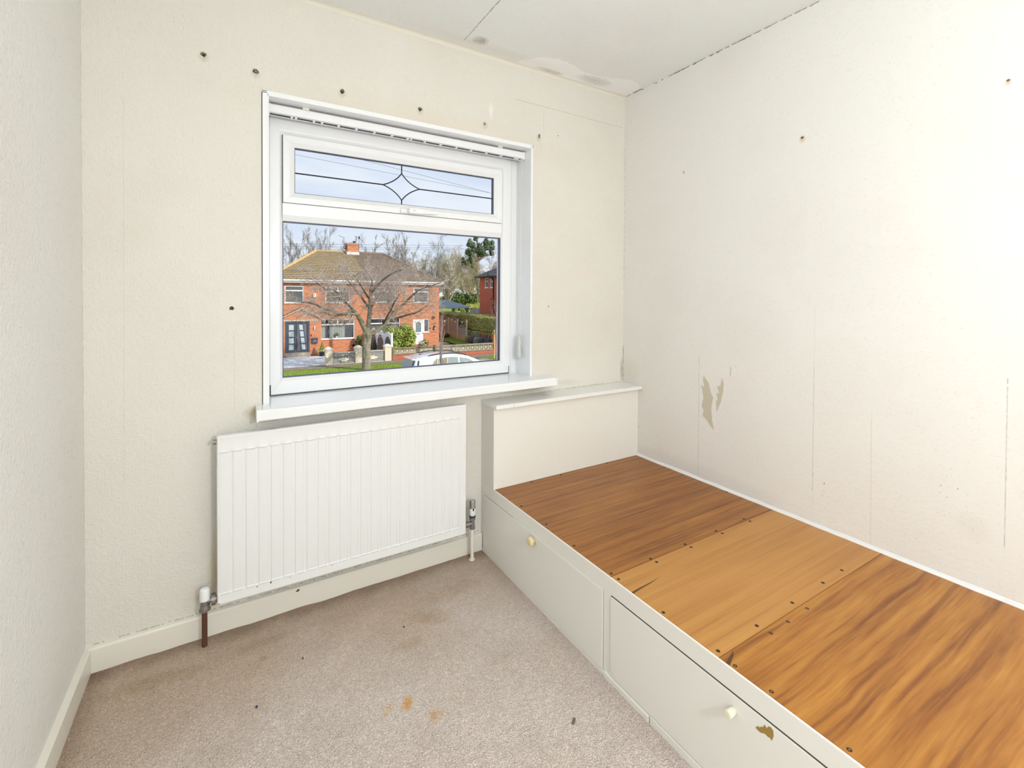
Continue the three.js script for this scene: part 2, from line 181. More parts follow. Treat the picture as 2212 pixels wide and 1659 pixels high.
// floor: short-pile carpet, its stains woven into vertex colours and its pile into the map
{
  const a = lattice(300, 21), b = lattice(150, 22), c = lattice(40, 23);
  const pile = (u, v) => 0.62 * a(u * 300 + 1.2 * b(u * 150, v * 150), v * 300) + 0.30 * b(u * 150, v * 150) + 0.08 * c(u * 40, v * 40);
  const map = rep(data(1024, 1024, (i, j, o) => { const h = pile(i / 1024, j / 1024), k = 0.80 + 0.34 * h; o[0] = 226 * k; o[1] = 214 * k; o[2] = 206 * k; }), 0.5, 0.5);
  const bump = rep(data(1024, 1024, (i, j, o) => { o[0] = o[1] = o[2] = 255 * pile(i / 1024, j / 1024); }, false), 0.5, 0.5);
  const nx = 190, nz = 340, x1 = XP + 0.05, z1 = D, g = new THREE.PlaneGeometry(x1, z1, nx, nz).rotateX(-Math.PI / 2).translate(x1 / 2, 0, z1 / 2), p = g.attributes.position, col = new Float32Array(p.count * 3);
  const blob = (x, z, cx, cz, rx, rz, tilt = 0, n = 0.6) => { const s = Math.sin(tilt), k = Math.cos(tilt), dx = x - cx, dz = z - cz, u = (dx * k + dz * s) / rx, v = (-dx * s + dz * k) / rz; return smooth(1, 0.2, Math.sqrt(u * u + v * v) + n * fbm(x * 30, z * 30, 2, 3)); };
  for (let i = 0; i < p.count; i++) {
    const x = p.getX(i), z = p.getZ(i); let c = [0.95, 0.915, 0.895];
    const mix = (t, rgb) => { for (let q = 0; q < 3; q++) c[q] = lerp(c[q], c[q] * rgb[q], t); };
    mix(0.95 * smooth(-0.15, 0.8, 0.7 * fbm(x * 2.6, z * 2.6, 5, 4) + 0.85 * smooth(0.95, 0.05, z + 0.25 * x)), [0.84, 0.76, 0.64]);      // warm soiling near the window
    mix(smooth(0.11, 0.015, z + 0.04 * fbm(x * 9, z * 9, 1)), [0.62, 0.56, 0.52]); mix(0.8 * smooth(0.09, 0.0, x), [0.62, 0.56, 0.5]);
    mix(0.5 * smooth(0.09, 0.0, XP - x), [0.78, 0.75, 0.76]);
    mix(0.45 * blob(x, z, 1.06, 0.33, 0.12, 0.06, 0.5), [0.75, 0.62, 0.42]); mix(0.4 * blob(x, z, 1.2, 0.22, 0.2, 0.07), [0.72, 0.62, 0.48]); mix(0.45 * blob(x, z, 0.2, 0.16, 0.2, 0.05, 0.1), [0.7, 0.66, 0.5]); mix(0.4 * blob(x, z, 0.95, 0.42, 0.09, 0.04), [0.75, 0.66, 0.5]); mix(0.5 * blob(x, z, 0.5, 0.15, 0.14, 0.035, -0.1), [0.72, 0.66, 0.5]);
    mix(0.5 * blob(x, z, 0.50, 0.23, 0.02, 0.02), [0.6, 0.55, 0.3]);
    mix(0.95 * blob(x, z, 0.865, 0.645, 0.028, 0.036, 0.5, 0.9), [1.0, 0.62, 0.22]); mix(0.5 * blob(x, z, 0.81, 0.635, 0.014, 0.05, 0.7, 0.9), [1.0, 0.72, 0.35]); mix(0.7 * blob(x, z, 0.925, 0.724, 0.03, 0.03, 0.2, 1.0), [0.98, 0.72, 0.4]);
    mix(0.35 * blob(x, z, 1.24, 0.62, 0.12, 0.06), [0.82, 0.8, 0.82]); mix(0.35 * fbm(x * 7, z * 7, 9, 4), [0.72, 0.7, 0.68]);
    for (let q = 0; q < 3; q++) col[3 * i + q] = clamp(c[q], 0, 1);
    p.setY(i, 0.0025 * fbm(x * 14, z * 14, 3, 3) + 0.006 * smooth(0.05, 0.015, z) * fbm(x * 8, 0.5, 1, 2));
  }
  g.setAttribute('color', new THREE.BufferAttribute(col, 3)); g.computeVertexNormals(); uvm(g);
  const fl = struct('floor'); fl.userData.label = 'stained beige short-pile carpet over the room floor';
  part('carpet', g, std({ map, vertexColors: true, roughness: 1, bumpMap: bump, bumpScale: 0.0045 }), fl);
  part('subfloor', [bx(-0.1, -0.2, -0.28, W + 0.1, -0.006, D + 0.1)], M.plain, fl);
  // debris on the pile
  const bits = [[1.264, 0.949, 0.012, 0.004, 0.6, [0.16, 0.12, 0.10]], [0.474, 0.43, 0.004, 0.003, 0, [0.03, 0.04, 0.12]], [0.617, 0.301, 0.003, 0.003, 0, [0.05, 0.05, 0.10]], [0.96, 0.33, 0.003, 0.003, 0, [0.05, 0.04, 0.03]]];
  bits.forEach(([x, z, l, w, a, c], i) => { const o = part('debris', new THREE.SphereGeometry(1, 8, 6).scale(l, w, w).rotateY(a).translate(x, 0.003, z), std({ color: lin(...c), roughness: 1 }), fl); });
}
// window wall: brickwork outside, papered plaster inside with the old curtain-rail holes through it
const WX0 = 0.5297, WX1 = 1.7396, WY0 = 0.800, WY1 = 1.9982;
{
  const w = struct('wall_back'), open = rect(WX0, WY0, WX1, WY1);
  const holes = [[0.328, 2.094, 0.008], [0.492, 2.075, 0.0085], [0.804, 2.072, 0.0085], [1.138, 2.07, 0.009], [1.466, 2.068, 0.006], [1.787, 2.067, 0.008], [1.91, 2.09, 0.0035], [0.413, 1.185, 0.007], [1.853, 1.18, 0.0035]];
  const hp = holes.map(([x, y, r], i) => disc(x, y, r * 1.12, 11, 40 + i, 0.5, i === 5 ? 0.75 : 1, i === 5 ? 1.25 : 1));
  part('plaster', ext(rect(-0.02, -0.02, W + 0.02, H + 0.02), 0.02, -0.02, [open, ...hp]), M.wallBack, w);
  part('masonry', ext(rect(-0.1, -0.2, W + 0.1, H + 0.2), 0.26, -0.28, [open]), std({ color: lin(0.25, 0.16, 0.12), roughness: 1 }), w);
  holes.slice(0, 6).forEach(([x, y, r], i) => part('wall_plug', ext(disc(x + 0.001, y - 0.001, r * 0.75, 9, 60 + i, 0.6), 0.008, -0.017, [disc(x + 0.001, y - 0.001, r * 0.36, 7, 70 + i, 0.4)]), std({ color: [lin(0.10, 0.07, 0.05), lin(0.35, 0.33, 0.3), lin(0.08, 0.09, 0.1)][i % 3], roughness: 0.8 }), w));
  const l = struct('wall_left'); part('plaster', bx(-0.1, -0.02, -0.28, 0, H + 0.02, D + 0.1), M.wallLeft, l);
  const r = struct('wall_right'); part('plaster', bx(W, -0.02, -0.28, W + 0.1, H + 0.02, D + 0.1), M.wallRight, r);
  const k = struct('wall_rear'); part('plaster', bx(-0.02, -0.02, D, W + 0.02, H + 0.02, D + 0.1), M.wallLeft, k);
  const c = struct('ceiling'); part('plasterboard', bx(-0.1, H, -0.28, W + 0.1, H + 0.2, D + 0.1), M.ceil, c);
  // soft paper-covered edge between window wall and ceiling
  const t = struct('trim_1'); part('paper_edge', [quads([0, 1, 2, 3].map((i) => { const A = (k) => [0.016 * (1 - Math.sin(k * Math.PI / 8)), 0.016 * (1 - Math.cos(k * Math.PI / 8))], [z0, d0] = A(i), [z1, d1] = A(i + 1); return [[0, H - d0, z0 + 0.0005], [0, H - d1, z1 + 0.0005], [W, H - d1, z1 + 0.0005], [W, H - d0, z0 + 0.0005]]; }).map(([a, b, c, d]) => [a, d, c, b]))], M.plain, t);
}
// skirting: square-edged, cream gloss
{
  const prof = [[0, -0.01], [0.016, -0.01], [0.016, 0.074], [0.011, 0.080], [0, 0.082]];
  const b = struct('baseboard_back'); part('board', uvm(ext(prof.map(([z, y]) => [-z, y]), XP - 0.004, 0).rotateY(Math.PI / 2)), M.cream, b);
  const l = struct('baseboard_left'); part('board', uvm(ext(prof.map(([z, y]) => [z, y]), D - 0.018, 0.018)), M.cream, l);
  part('paint_chip', ext(disc(0.635, 0.071, 0.006, 9, 77, 0.9, 1.3, 0.7), 0.0006, 0.0158), std({ color: lin(0.16, 0.06, 0.03), roughness: 0.8 }), b);
}

/* ---------- window ---------- */
{
  const w = struct('window_1'); w.userData.label = 'white plastic window with a leaded top light over one big pane';
  const zf = -0.13, x0 = 0.547, x1 = 1.686, y0 = 0.825, y1 = 1.972, ix0 = 0.5935, ix1 = 1.6395, iy1 = 1.897, tb = 1.6155, tl = 1.543, by = 0.889;
  // outer frame, four mitred bars, with the cross bar between the lights
  part('window_frame', [ring(x0, y0, x1, y1, [[0, zf - 0.05], [0, zf], [0.034, zf], [0.0375, zf - 0.002], [0.0465, zf - 0.013], [0.0465, zf - 0.05]], 0.00025, [1.376, 1, 1.613, 1]),
    ext([[zf - 0.05, tl], [zf - 0.013, tl], [zf - 0.003, tl + 0.018], [zf, tl + 0.024], [zf, tb - 0.0], [zf - 0.05, tb]].map(([z, y]) => [-z, y]), ix1 - ix0 - 0.0004, 0).rotateY(Math.PI / 2).translate(ix0 + 0.0002, 0, 0)], M.white, w);
  // dirty bead line along the foot of the frame
  part('frame_seal', [bx(x0 + 0.001, y0 - 0.004, zf - 0.002, x1 - 0.001, y0 - 0.0022, zf + 0.0012), bx(x0 - 0.002, y0 - 0.004, zf - 0.004, x0 + 0.002, y0 + 0.04, zf + 0.0012), bx(x1 - 0.001, y0 - 0.004, zf - 0.004, x1 + 0.002, y0 + 0.035, zf + 0.001)], M.mould, w);
  // fixed lower light
  const gx0 = ix0 + 0.001, gy0 = by + 0.001, gy1 = tl - 0.002;
  part('glazing_gasket', [ring(gx0 - 0.003, gy0 - 0.003, ix1 + 0.002, gy1 + 0.003, [[0, zf - 0.014], [0.0055, zf - 0.014], [0.0055, zf - 0.034], [0, zf - 0.034]])], M.spacer, w);
  part('pane', bx(gx0 - 0.002, gy0 - 0.002, zf - 0.0182, ix1 + 0.001, gy1 + 0.002, zf - 0.0178), M.glass, w);
  // opening top light
  const s = new THREE.Group(); s.name = 'sash'; w.add(s); const sx0 = ix0 + 0.0012, sx1 = ix1 - 0.0012, sy0 = tb + 0.0015, sy1 = iy1 - 0.0012, sz = zf + 0.007, k = 0.0445;
  part('sash_frame', [ring(sx0, sy0, sx1, sy1, [[0, zf - 0.04], [0.0005, sz - 0.001], [0.0015, sz], [0.024, sz], [0.028, sz - 0.002], [k, sz - 0.013], [k, sz - 0.04]], 0.00025)], M.white, s);
  part('gasket', [ring(ix0 - 0.0012, tb - 0.0008, ix1 + 0.0012, iy1 + 0.0012, [[0, zf - 0.012], [0.0045, zf - 0.012]])], M.seal, s);
  const px0 = sx0 + k, px1 = sx1 - k, py0 = sy0 + k, py1 = sy1 - k;
  part('glazing_gasket', [ring(px0 - 0.003, py0 - 0.003, px1 + 0.003, py1 + 0.003, [[0, sz - 0.016], [0.0055, sz - 0.016], [0.0055, sz - 0.036], [0, sz - 0.036]])], M.spacer, s);
  part('pane', bx(px0 - 0.002, py0 - 0.002, sz - 0.0202, px1 + 0.002, py1 + 0.002, sz - 0.0198), M.glass, s);
  // leaded star with its bars
  const cx = 1.1005, cy = 1.7455, rx = 0.0885, ry = 0.0635, lz = sz - 0.0175, came = [];
  const flat = (pts, hw) => { for (let i = 0; i < pts.length - 1; i++) { const [a, b] = pts[i], [c, d] = pts[i + 1], l = Math.hypot(c - a, d - b), ux = (c - a) / l, uy = (d - b) / l, e = 0.0001; const P = (x, y, s, z) => [x - uy * hw * s, y + ux * hw * s, z]; const A = [a - ux * e, b - uy * e], C = [c + ux * e, d + uy * e]; came.push([P(...A, 1, lz - 0.002), P(...C, 1, lz - 0.002), P(...C, 0, lz), P(...A, 0, lz)].reverse(), [P(...A, 0, lz), P(...C, 0, lz), P(...C, -1, lz - 0.002), P(...A, -1, lz - 0.002)].reverse()); } };
  const T = [cx, cy + ry], L = [cx - rx, cy], R = [cx + rx, cy], B = [cx, cy - ry];
  for (const [p, q] of [[T, R], [R, B], [B, L], [L, T]]) { const pts = []; for (let i = 0; i <= 20; i++) { const t = i / 20, u = 1 - t, c = [lerp((p[0] + q[0]) / 2, cx, 0.36), lerp((p[1] + q[1]) / 2, cy, 0.36)]; pts.push([u * u * p[0] + 2 * u * t * c[0] + t * t * q[0], u * u * p[1] + 2 * u * t * c[1] + t * t * q[1]]); } flat(pts, 0.0027); }
  flat([[px0, cy + 0.001], L], 0.003); flat([R, [px1, cy - 0.001]], 0.003); flat([T, [cx, py1]], 0.003); flat([B, [cx, py0]], 0.003);
  part('lead_came', quads(came), M.lead, s, { label: 'dark lead strips in a four-pointed star' });
  // lever handle on the lower rail of the sash
  const hd = [], hy = sy0 + 0.0135; hd.push(rbx(1.087, hy - 0.0105, sz, 1.165, hy + 0.0105, sz + 0.011, 0.008, 3), rbx(1.118, hy - 0.0115, sz + 0.008, 1.158, hy + 0.0115, sz + 0.030, 0.009, 3));
  hd.push(ext([[1.125, hy + 0.011], [1.16, hy + 0.011], [1.20, hy + 0.0085], [1.262, hy + 0.004], [1.266, hy], [1.262, hy - 0.004], [1.20, hy - 0.0085], [1.16, hy - 0.011], [1.125, hy - 0.011]], 0.008, sz + 0.022, [], 0.0018));
  part('handle', hd, M.white, s); part('lock_button', cyl(0.0045, 0.0045, 0.004, 1.146, hy + 0.002, sz + 0.033, 12, 'z'), M.chrome, s);
  // plastic-lined reveal with a narrow edge bead on the room side
  const t = 0.006;
  part('reveal_lining', [rbx(WX0, y0 - 0.02, zf - 0.01, WX0 + t, WY1, 0.005, 0.0015), rbx(WX1 - t, y0 - 0.02, zf - 0.01, WX1, WY1, 0.005, 0.0015), rbx(WX0, WY1 - t, zf - 0.01, WX1, WY1, 0.005, 0.0015),
    rbx(WX0 - 0.016, WY0 + 0.012, 0.0, WX0 + 0.001, WY1 + 0.014, 0.006, 0.002), rbx(WX1 - 0.001, WY0 + 0.012, 0.0, WX1 + 0.006, WY1 + 0.012, 0.006, 0.002), rbx(WX0 - 0.016, WY1 - 0.002, 0.0, WX1 + 0.006, WY1 + 0.013, 0.006, 0.002),
    bx(x1, y0 - 0.01, zf - 0.03, WX1 - t + 0.001, WY1, zf - 0.004), bx(WX0 + 0.002, y0 - 0.01, zf - 0.03, x0, WY1, zf - 0.004), bx(WX0 + 0.002, y1 - 0.001, zf - 0.03, WX1 - 0.002, WY1 - 0.002, zf - 0.003),
    rbx(x1 + 0.012, y0 - 0.01, zf - 0.01, x1 + 0.017, y1 + 0.01, zf + 0.001, 0.002)], M.white, w);
  part('lining_gap', [bx(WX0 - 0.0185, WY0 + 0.008, 0.0002, WX0 - 0.0155, WY1 + 0.005, 0.0012)], M.mould, w);
  // sill board with end caps and a rounded nose
  const nose = [[-0.28, 0.806], [0.084, 0.806], [0.094, 0.8085], [0.0985, 0.815], [0.0985, 0.781], [0.0975, 0.777], [0.088, 0.776], [0.088, 0.7965], [-0.28, 0.7965]].map(([z, y]) => [-z, y]);
  const np = [[0.28, 0.8195], [-0.086, 0.8175], [-0.094, 0.8155], [-0.0985, 0.809], [-0.0985, 0.781], [-0.096, 0.777], [-0.088, 0.777], [-0.088, 0.795], [0.28, 0.795]];
  part('window_sill', [uvm(ext(np, 1.342, 0).rotateY(Math.PI / 2).translate(0.487 + 0.006 - 0, 0, 0))].map((g) => { const p = g.attributes.position; for (let i = 0; i < p.count; i++) { if (p.getZ(i) < -0.003) { /* inside the opening */ p.setX(i, clamp(p.getX(i), WX0 + 0.001, WX1 - 0.001)); } } g.computeVertexNormals(); return g; }), M.sill, w);
  part('sill_wing', [rbx(0.493, 0.795, 0.0005, 0.545, 0.8175, 0.09, 0.002), rbx(1.72, 0.795, 0.0005, 1.835, 0.8175, 0.09, 0.002)], M.sill, w);
  part('end_cap', [rbx(0.488, 0.774, 0.001, 0.4965, 0.8192, 0.1, 0.003, 3), rbx(1.8335, 0.774, 0.001, 1.842, 0.8192, 0.1, 0.003, 3)], M.sill, w);
}
// vertical-blind head rail left in the top of the reveal, with its bead chain and weight
{
  const b = thing('blind_headrail', 'white slotted blind headrail without slats under the top of the window reveal', 'blind', [0, 0, 0]);
  const x0 = 0.540, x1 = 1.728, y0 = 1.9505, y1 = 1.985, z0 = -0.092, z1 = -0.050;
  part('rail', [rbx(x0, y0, z1 - 0.0015, x1, y1, z1, 0.0006, 1), rbx(x0, y0, z0, x1, y1, z0 + 0.0015, 0.0006, 1), bx(x0, y1 - 0.0015, z0, x1, y1, z1), bx(x0, y0, z1 - 0.0095, x1, y0 + 0.0015, z1), bx(x0, y0, z0, x1, y0 + 0.0015, z0 + 0.0105), rbx(x0 - 0.003, y0 - 0.001, z0 - 0.001, x0 + 0.004, y1 + 0.001, z1 + 0.001, 0.001), rbx(x1 - 0.012, y0 - 0.002, z0 - 0.001, x1 + 0.004, y1 + 0.001, z1 + 0.001, 0.001)], M.white, b);
  part('slot_shade', [bx(x0 + 0.004, y0 + 0.0035, z0 + 0.0095, x1 - 0.004, y0 + 0.006, z1 - 0.0085)], M.spacer, b);  // dark strip painting the shade inside the open track
  for (const x of [0.622, 0.637, 0.705, 0.736, 0.802, 0.875, 0.952, 1.03, 1.103, 1.118, 1.185, 1.264, 1.345, 1.425, 1.51, 1.595, 1.68, 1.693]) part('carrier', [rbx(x - 0.0045, y0 - 0.004, z0 + 0.009, x + 0.0045, y0 + 0.004, z1 - 0.008, 0.001)], M.white, b);
  for (const x of [0.66, 1.57]) part('bracket', bx(x, y1 - 0.0005, z1 - 0.02, x + 0.025, WY1 - 0.006, z1 + 0.001), M.cream, b);
  // bead chain hanging in a loop against the reveal
  const ball = new THREE.IcosahedronGeometry(0.0017, 1), beads = [], L = []; const A = [1.713, 1.949, -0.066], B = [1.713, 1.949, -0.053];
  for (let y = 1.948; y > 0.93; y -= 0.0052) { const t = (1.948 - y) / 1.018, w = Math.pow(t, 2.2); L.push([1.7155, y, -0.062 - 0.021 * w], [1.7155, y, -0.0555 - 0.003 * w]); }
  for (let i = 0; i <= 12; i++) { const a = Math.PI * i / 12; L.push([1.7155, 0.93 - 0.05 * Math.sin(a), -0.0708 - 0.0122 * Math.cos(a)]); }
  for (const [x, y, z] of L) beads.push(ball.clone().translate(x, y, z));
  part('bead_chain', beads, M.white, b, { kind: 'stuff' });
  const wt = lathe([[0.0001, 0], [0.008, 0.001], [0.013, 0.008], [0.0145, 0.02], [0.012, 0.06], [0.0095, 0.105], [0.0085, 0.122], [0.005, 0.129], [0.0001, 0.131]], 20); wt.scale(0.95, 1, 1.25).translate(1.711, 0.902, -0.070);
  part('chain_weight', wt, std({ color: lin(0.62, 0.62, 0.60), roughness: 0.4 }), b, { label: 'pale grey teardrop weight' });
}

/* ---------- boxed ledge in the corner and the storage platform ---------- */
{
  const b = thing('boxed_ledge', 'painted boxing with a white shelf board in the corner beside the radiator', 'ledge', [0, 0, 0]);
  part('front_panel', [bx(XP - 0.001, HP + 0.001, DB - 0.012, W - 0.001, 0.7115, DB)], M.boxed, b);
  part('side_panel', [bx(XP - 0.001, HP + 0.0015, 0.001, XP + 0.011, 0.7115, DB - 0.0121)], M.boxed, b);
  part('shelf_board', [rbx(1.549, 0.712, 0.001, W - 0.001, 0.7305, 0.152, 0.002)], phy({ color: lin(0.90, 0.89, 0.86), roughness: 0.18 }), b);
  part('end_piece', [rbx(XP - 0.004, 0.712, 0.001, 1.5478, 0.7305, 0.152, 0.002)], phy({ color: lin(0.91, 0.90, 0.88), roughness: 0.18 }), b);
}
const wood = (seed, dark, mid, light, stretch, flame, darkAmt) => {
  const k = rng(seed), ox = k() * 50, oy = k() * 50;
  return data(1024, 1024, (i, j, o) => {          // u along the grain
    const u = i / 1024, v = j / 1024, warp = fbm(ox + u * 2.2, oy + v * 3, 1, 3) * flame;
    const band = fbm(ox + u * 1.1, (v + warp * 0.12) * stretch + oy, 3, 4), fine = fbm(ox + u * 9, (v + warp * 0.06) * 150, 7, 3), mid2 = fbm(ox + u * 1.9, (v + warp * 0.10) * stretch * 3.2, 5, 3), cloud = fbm(ox + u * 2.6, oy + v * 3.5, 11, 3), soil = fbm(ox + u * 5, oy + v * 7, 15, 4);
    const t = clamp(0.5 + 0.8 * band + 0.42 * mid2 + 0.62 * fine + 0.35 * cloud), st = darkAmt * smooth(0.10, 0.42, mid2 + 0.55 * band + 0.3 * soil);
    for (let q = 0; q < 3; q++) { let c = t < 0.5 ? lerp(light[q], mid[q], t * 2) : lerp(mid[q], dark[q], t * 2 - 1); c *= 1 - [0.26, 0.36, 0.42][q] * st; o[q] = c * (0.97 + 0.1 * fine); }
    if (k() > 0.99993) o[0] = o[1] = o[2] = 215;   // stray paint specks
  });
};
{
  const p = thing('storage_platform', 'low built-in platform with a stained plywood top and cream painted cupboard front', 'platform', [0, 0, 0]);
  const X0 = XP + 0.006, boards = [[DB - 0.002, 0.8885, 101, [128, 72, 20], [158, 98, 32], [186, 126, 48], 34, 0.08, 0.6], [0.8897, 1.272, 102, [182, 122, 56], [194, 136, 66], [204, 148, 76], 14, 0.12, 0.12], [1.2736, D - 0.002, 103, [140, 80, 22], [174, 112, 38], [202, 142, 60], 24, 0.2, 0.42]];
  boards.forEach(([z0, z1, seed, dk, md, lt, st, fl, da], i) => {
    const t = wood(seed, dk, md, lt, st, fl, da), m = phy({ map: rep(t, W - X0 + 0.004, i === 2 ? 1.0 : z1 - z0), roughness: 0.36, bumpMap: fineBump, bumpScale: 0.0004 }); m.map.offset.set(-X0 / (W - X0 + 0.004), -z0 / (i === 2 ? 1.0 : z1 - z0));
    part('board', [rbx(X0, HP - 0.012, z0, W - 0.001, HP + (i === 2 ? 0.0004 : 0), z1, 0.0008, 1)], m, p, { label: ['dark reddish streaked board', 'paler orange board', 'long board with bold flame grain'][i] });
  });
  // split veneer on the pale board and its worn corner
  part('veneer_split', ext([[1.462, -0.978], [1.50, -0.975], [1.56, -0.9725], [1.604, -0.969], [1.55, -0.9765], [1.50, -0.981], [1.463, -0.986]].map(([x, z]) => [x, z]), 0.0003, 0).rotateX(-Math.PI / 2).translate(0, HP + 0.0001, 0), std({ color: lin(0.12, 0.055, 0.015), roughness: 0.8 }), p);
  part('veneer_split', ext([[1.463, -1.292], [1.49, -1.284], [1.515, -1.277], [1.50, -1.288], [1.464, -1.302]], 0.0003, 0).rotateX(-Math.PI / 2).translate(0, HP + 0.0004, 0), std({ color: lin(0.10, 0.045, 0.012), roughness: 0.8 }), p);
  // white bead of filler along wall and box, irregular
  const bead = [], q = rng(5); for (let i = 0; i <= 110; i++) { const z = lerp(DB, D - 0.01, i / 110); bead.push([z, 0.012 + 0.006 * fbm(z * 6, 1, 2, 3) + 0.002 * q(), 0.006 + 0.007 * (0.5 + fbm(z * 9, 4, 2, 3))]); }
  const bq = []; for (let i = 0; i < 110; i++) { const [za, ha, wa] = bead[i], [zb, hb, wb] = bead[i + 1], y = HP + 0.0005; bq.push([[W - wa, y, za], [W - wb, y, zb], [W - 0.004, y + hb * 0.6, zb], [W - 0.004, y + ha * 0.6, za]].reverse(), [[W - 0.004, y + ha * 0.6, za], [W - 0.004, y + hb * 0.6, zb], [W - 0.0008, y + hb, zb], [W - 0.0008, y + ha, za]].reverse()); }
  const tr = struct('trim_2'); part('filler_bead', quads(bq.map((f) => f.reverse())), std({ color: lin(0.82, 0.82, 0.81), roughness: 0.6 }), tr);
  // cream front: frame, overlaid doors, floor strip
  const F = XP - 0.0005, fy = HP + 0.0012;
  part('front_frame', [rbx(F, 0.0, 0.001, F + 0.0062, fy, D - 0.001, 0.0018, 2)], M.panel, p);
  part('floor_strip', [rbx(F - 0.004, -0.004, 0.018, F + 0.001, 0.011, 0.87, 0.0015), rbx(F - 0.007, -0.004, 0.872, F + 0.001, 0.0165, 1.06, 0.0015), rbx(F - 0.0055, -0.004, 1.064, F + 0.001, 0.022, D - 0.002, 0.0015)], M.panel, p);
  const knobWood = std({ color: lin(0.78, 0.66, 0.38), roughness: 0.35 }), knobWhite = std({ color: lin(0.82, 0.78, 0.62), roughness: 0.3 });
  const d1 = new THREE.Group(); d1.name = 'door'; p.add(d1);
  part('door_panel', [rbx(F - 0.0042, 0.0125, 0.035, F - 0.0002, 0.276, 0.862, 0.0012)], M.panel, d1);
  for (const g of [bx(F - 0.0006, 0.2762, 0.035, F + 0.0001, 0.2774, 0.30), bx(F - 0.0006, 0.0125, 0.8622, F + 0.0001, 0.276, 0.8634)]) part('door_gap', g, M.gap, d1);
  const kn = lathe([[0.0001, 0.026], [0.012, 0.026], [0.0158, 0.0245], [0.0165, 0.0215], [0.0175, 0.0205], [0.0195, 0.0175], [0.0185, 0.013], [0.013, 0.0095], [0.0105, 0.004], [0.0115, 0], [0.0001, 0]].reverse(), 28).rotateZ(Math.PI / 2).translate(F - 0.004, 0.2555, 0.463);
  part('knob', kn, knobWood, d1, { label: 'cream turned knob' });
  const d2 = new THREE.Group(); d2.name = 'door'; p.add(d2);
  part('door_panel', [rbx(F - 0.0036, 0.024, 0.899, F - 0.0002, 0.276, 2.2, 0.0012)], M.panel, d2);
  for (const g of [bx(F - 0.0006, 0.2765, 0.899, F + 0.0001, 0.2795, 2.2), bx(F - 0.0006, 0.024, 0.8968, F + 0.0001, 0.276, 0.8982)]) part('door_gap', g, M.mould, d2);
  part('knob', lathe([[0.0001, 0.026], [0.0085, 0.026], [0.0098, 0.0247], [0.0095, 0.012], [0.009, 0], [0.0001, 0]].reverse(), 24).rotateZ(Math.PI / 2).translate(F - 0.0034, 0.2405, 1.3205), knobWhite, d2, { label: 'short white cylinder knob' });
  part('paint_chip', ext([[1.375, 0.242], [1.377, 0.2485], [1.379, 0.246], [1.3805, 0.252], [1.384, 0.250], [1.388, 0.256], [1.392, 0.2575], [1.395, 0.266], [1.398, 0.2645], [1.400, 0.262], [1.404, 0.269], [1.410, 0.272], [1.415, 0.268], [1.416, 0.257], [1.412, 0.2425], [1.408, 0.246], [1.403, 0.2445], [1.396, 0.246], [1.391, 0.2425], [1.385, 0.240]], 0.0003, 0).rotateY(-Math.PI / 2).translate(F - 0.0036, 0, 0), std({ color: lin(0.36, 0.22, 0.05), roughness: 0.5 }), d2, { label: 'mustard brown paint chip' });
  // countersunk screws
  const head = lathe([[0.0001, -0.0002], [0.0018, 0.0002], [0.0045, 0.0007], [0.0052, 0.0002], [0.0055, -0.001]].reverse(), 12), iron = std({ color: lin(0.045, 0.03, 0.025), roughness: 0.6, metalness: 0.4 });
  for (const [x, z] of [[2.204, 0.876], [2.207, 0.9], [2.019, 0.879], [2.024, 0.902], [1.834, 0.882], [1.837, 0.905], [1.653, 0.882], [1.656, 0.906], [1.476, 0.876], [1.475, 0.91], [1.481, 0.507], [1.477, 0.684], [1.481, 0.323], [1.475, 1.089], [1.481, 1.258], [1.655, 1.256], [1.839, 1.254], [2.023, 1.252], [2.151, 1.25], [1.661, 0.135], [1.837, 0.137], [2.152, 0.132], [1.474, 1.309], [1.477, 1.396], [1.476, 1.552], [2.383, 0.682], [1.66, 1.292], [1.85, 1.29], [1.745, 1.291]]) { const s = part('screw', head, iron, p); s.position.set(x, HP + 0.0002, z); }
}

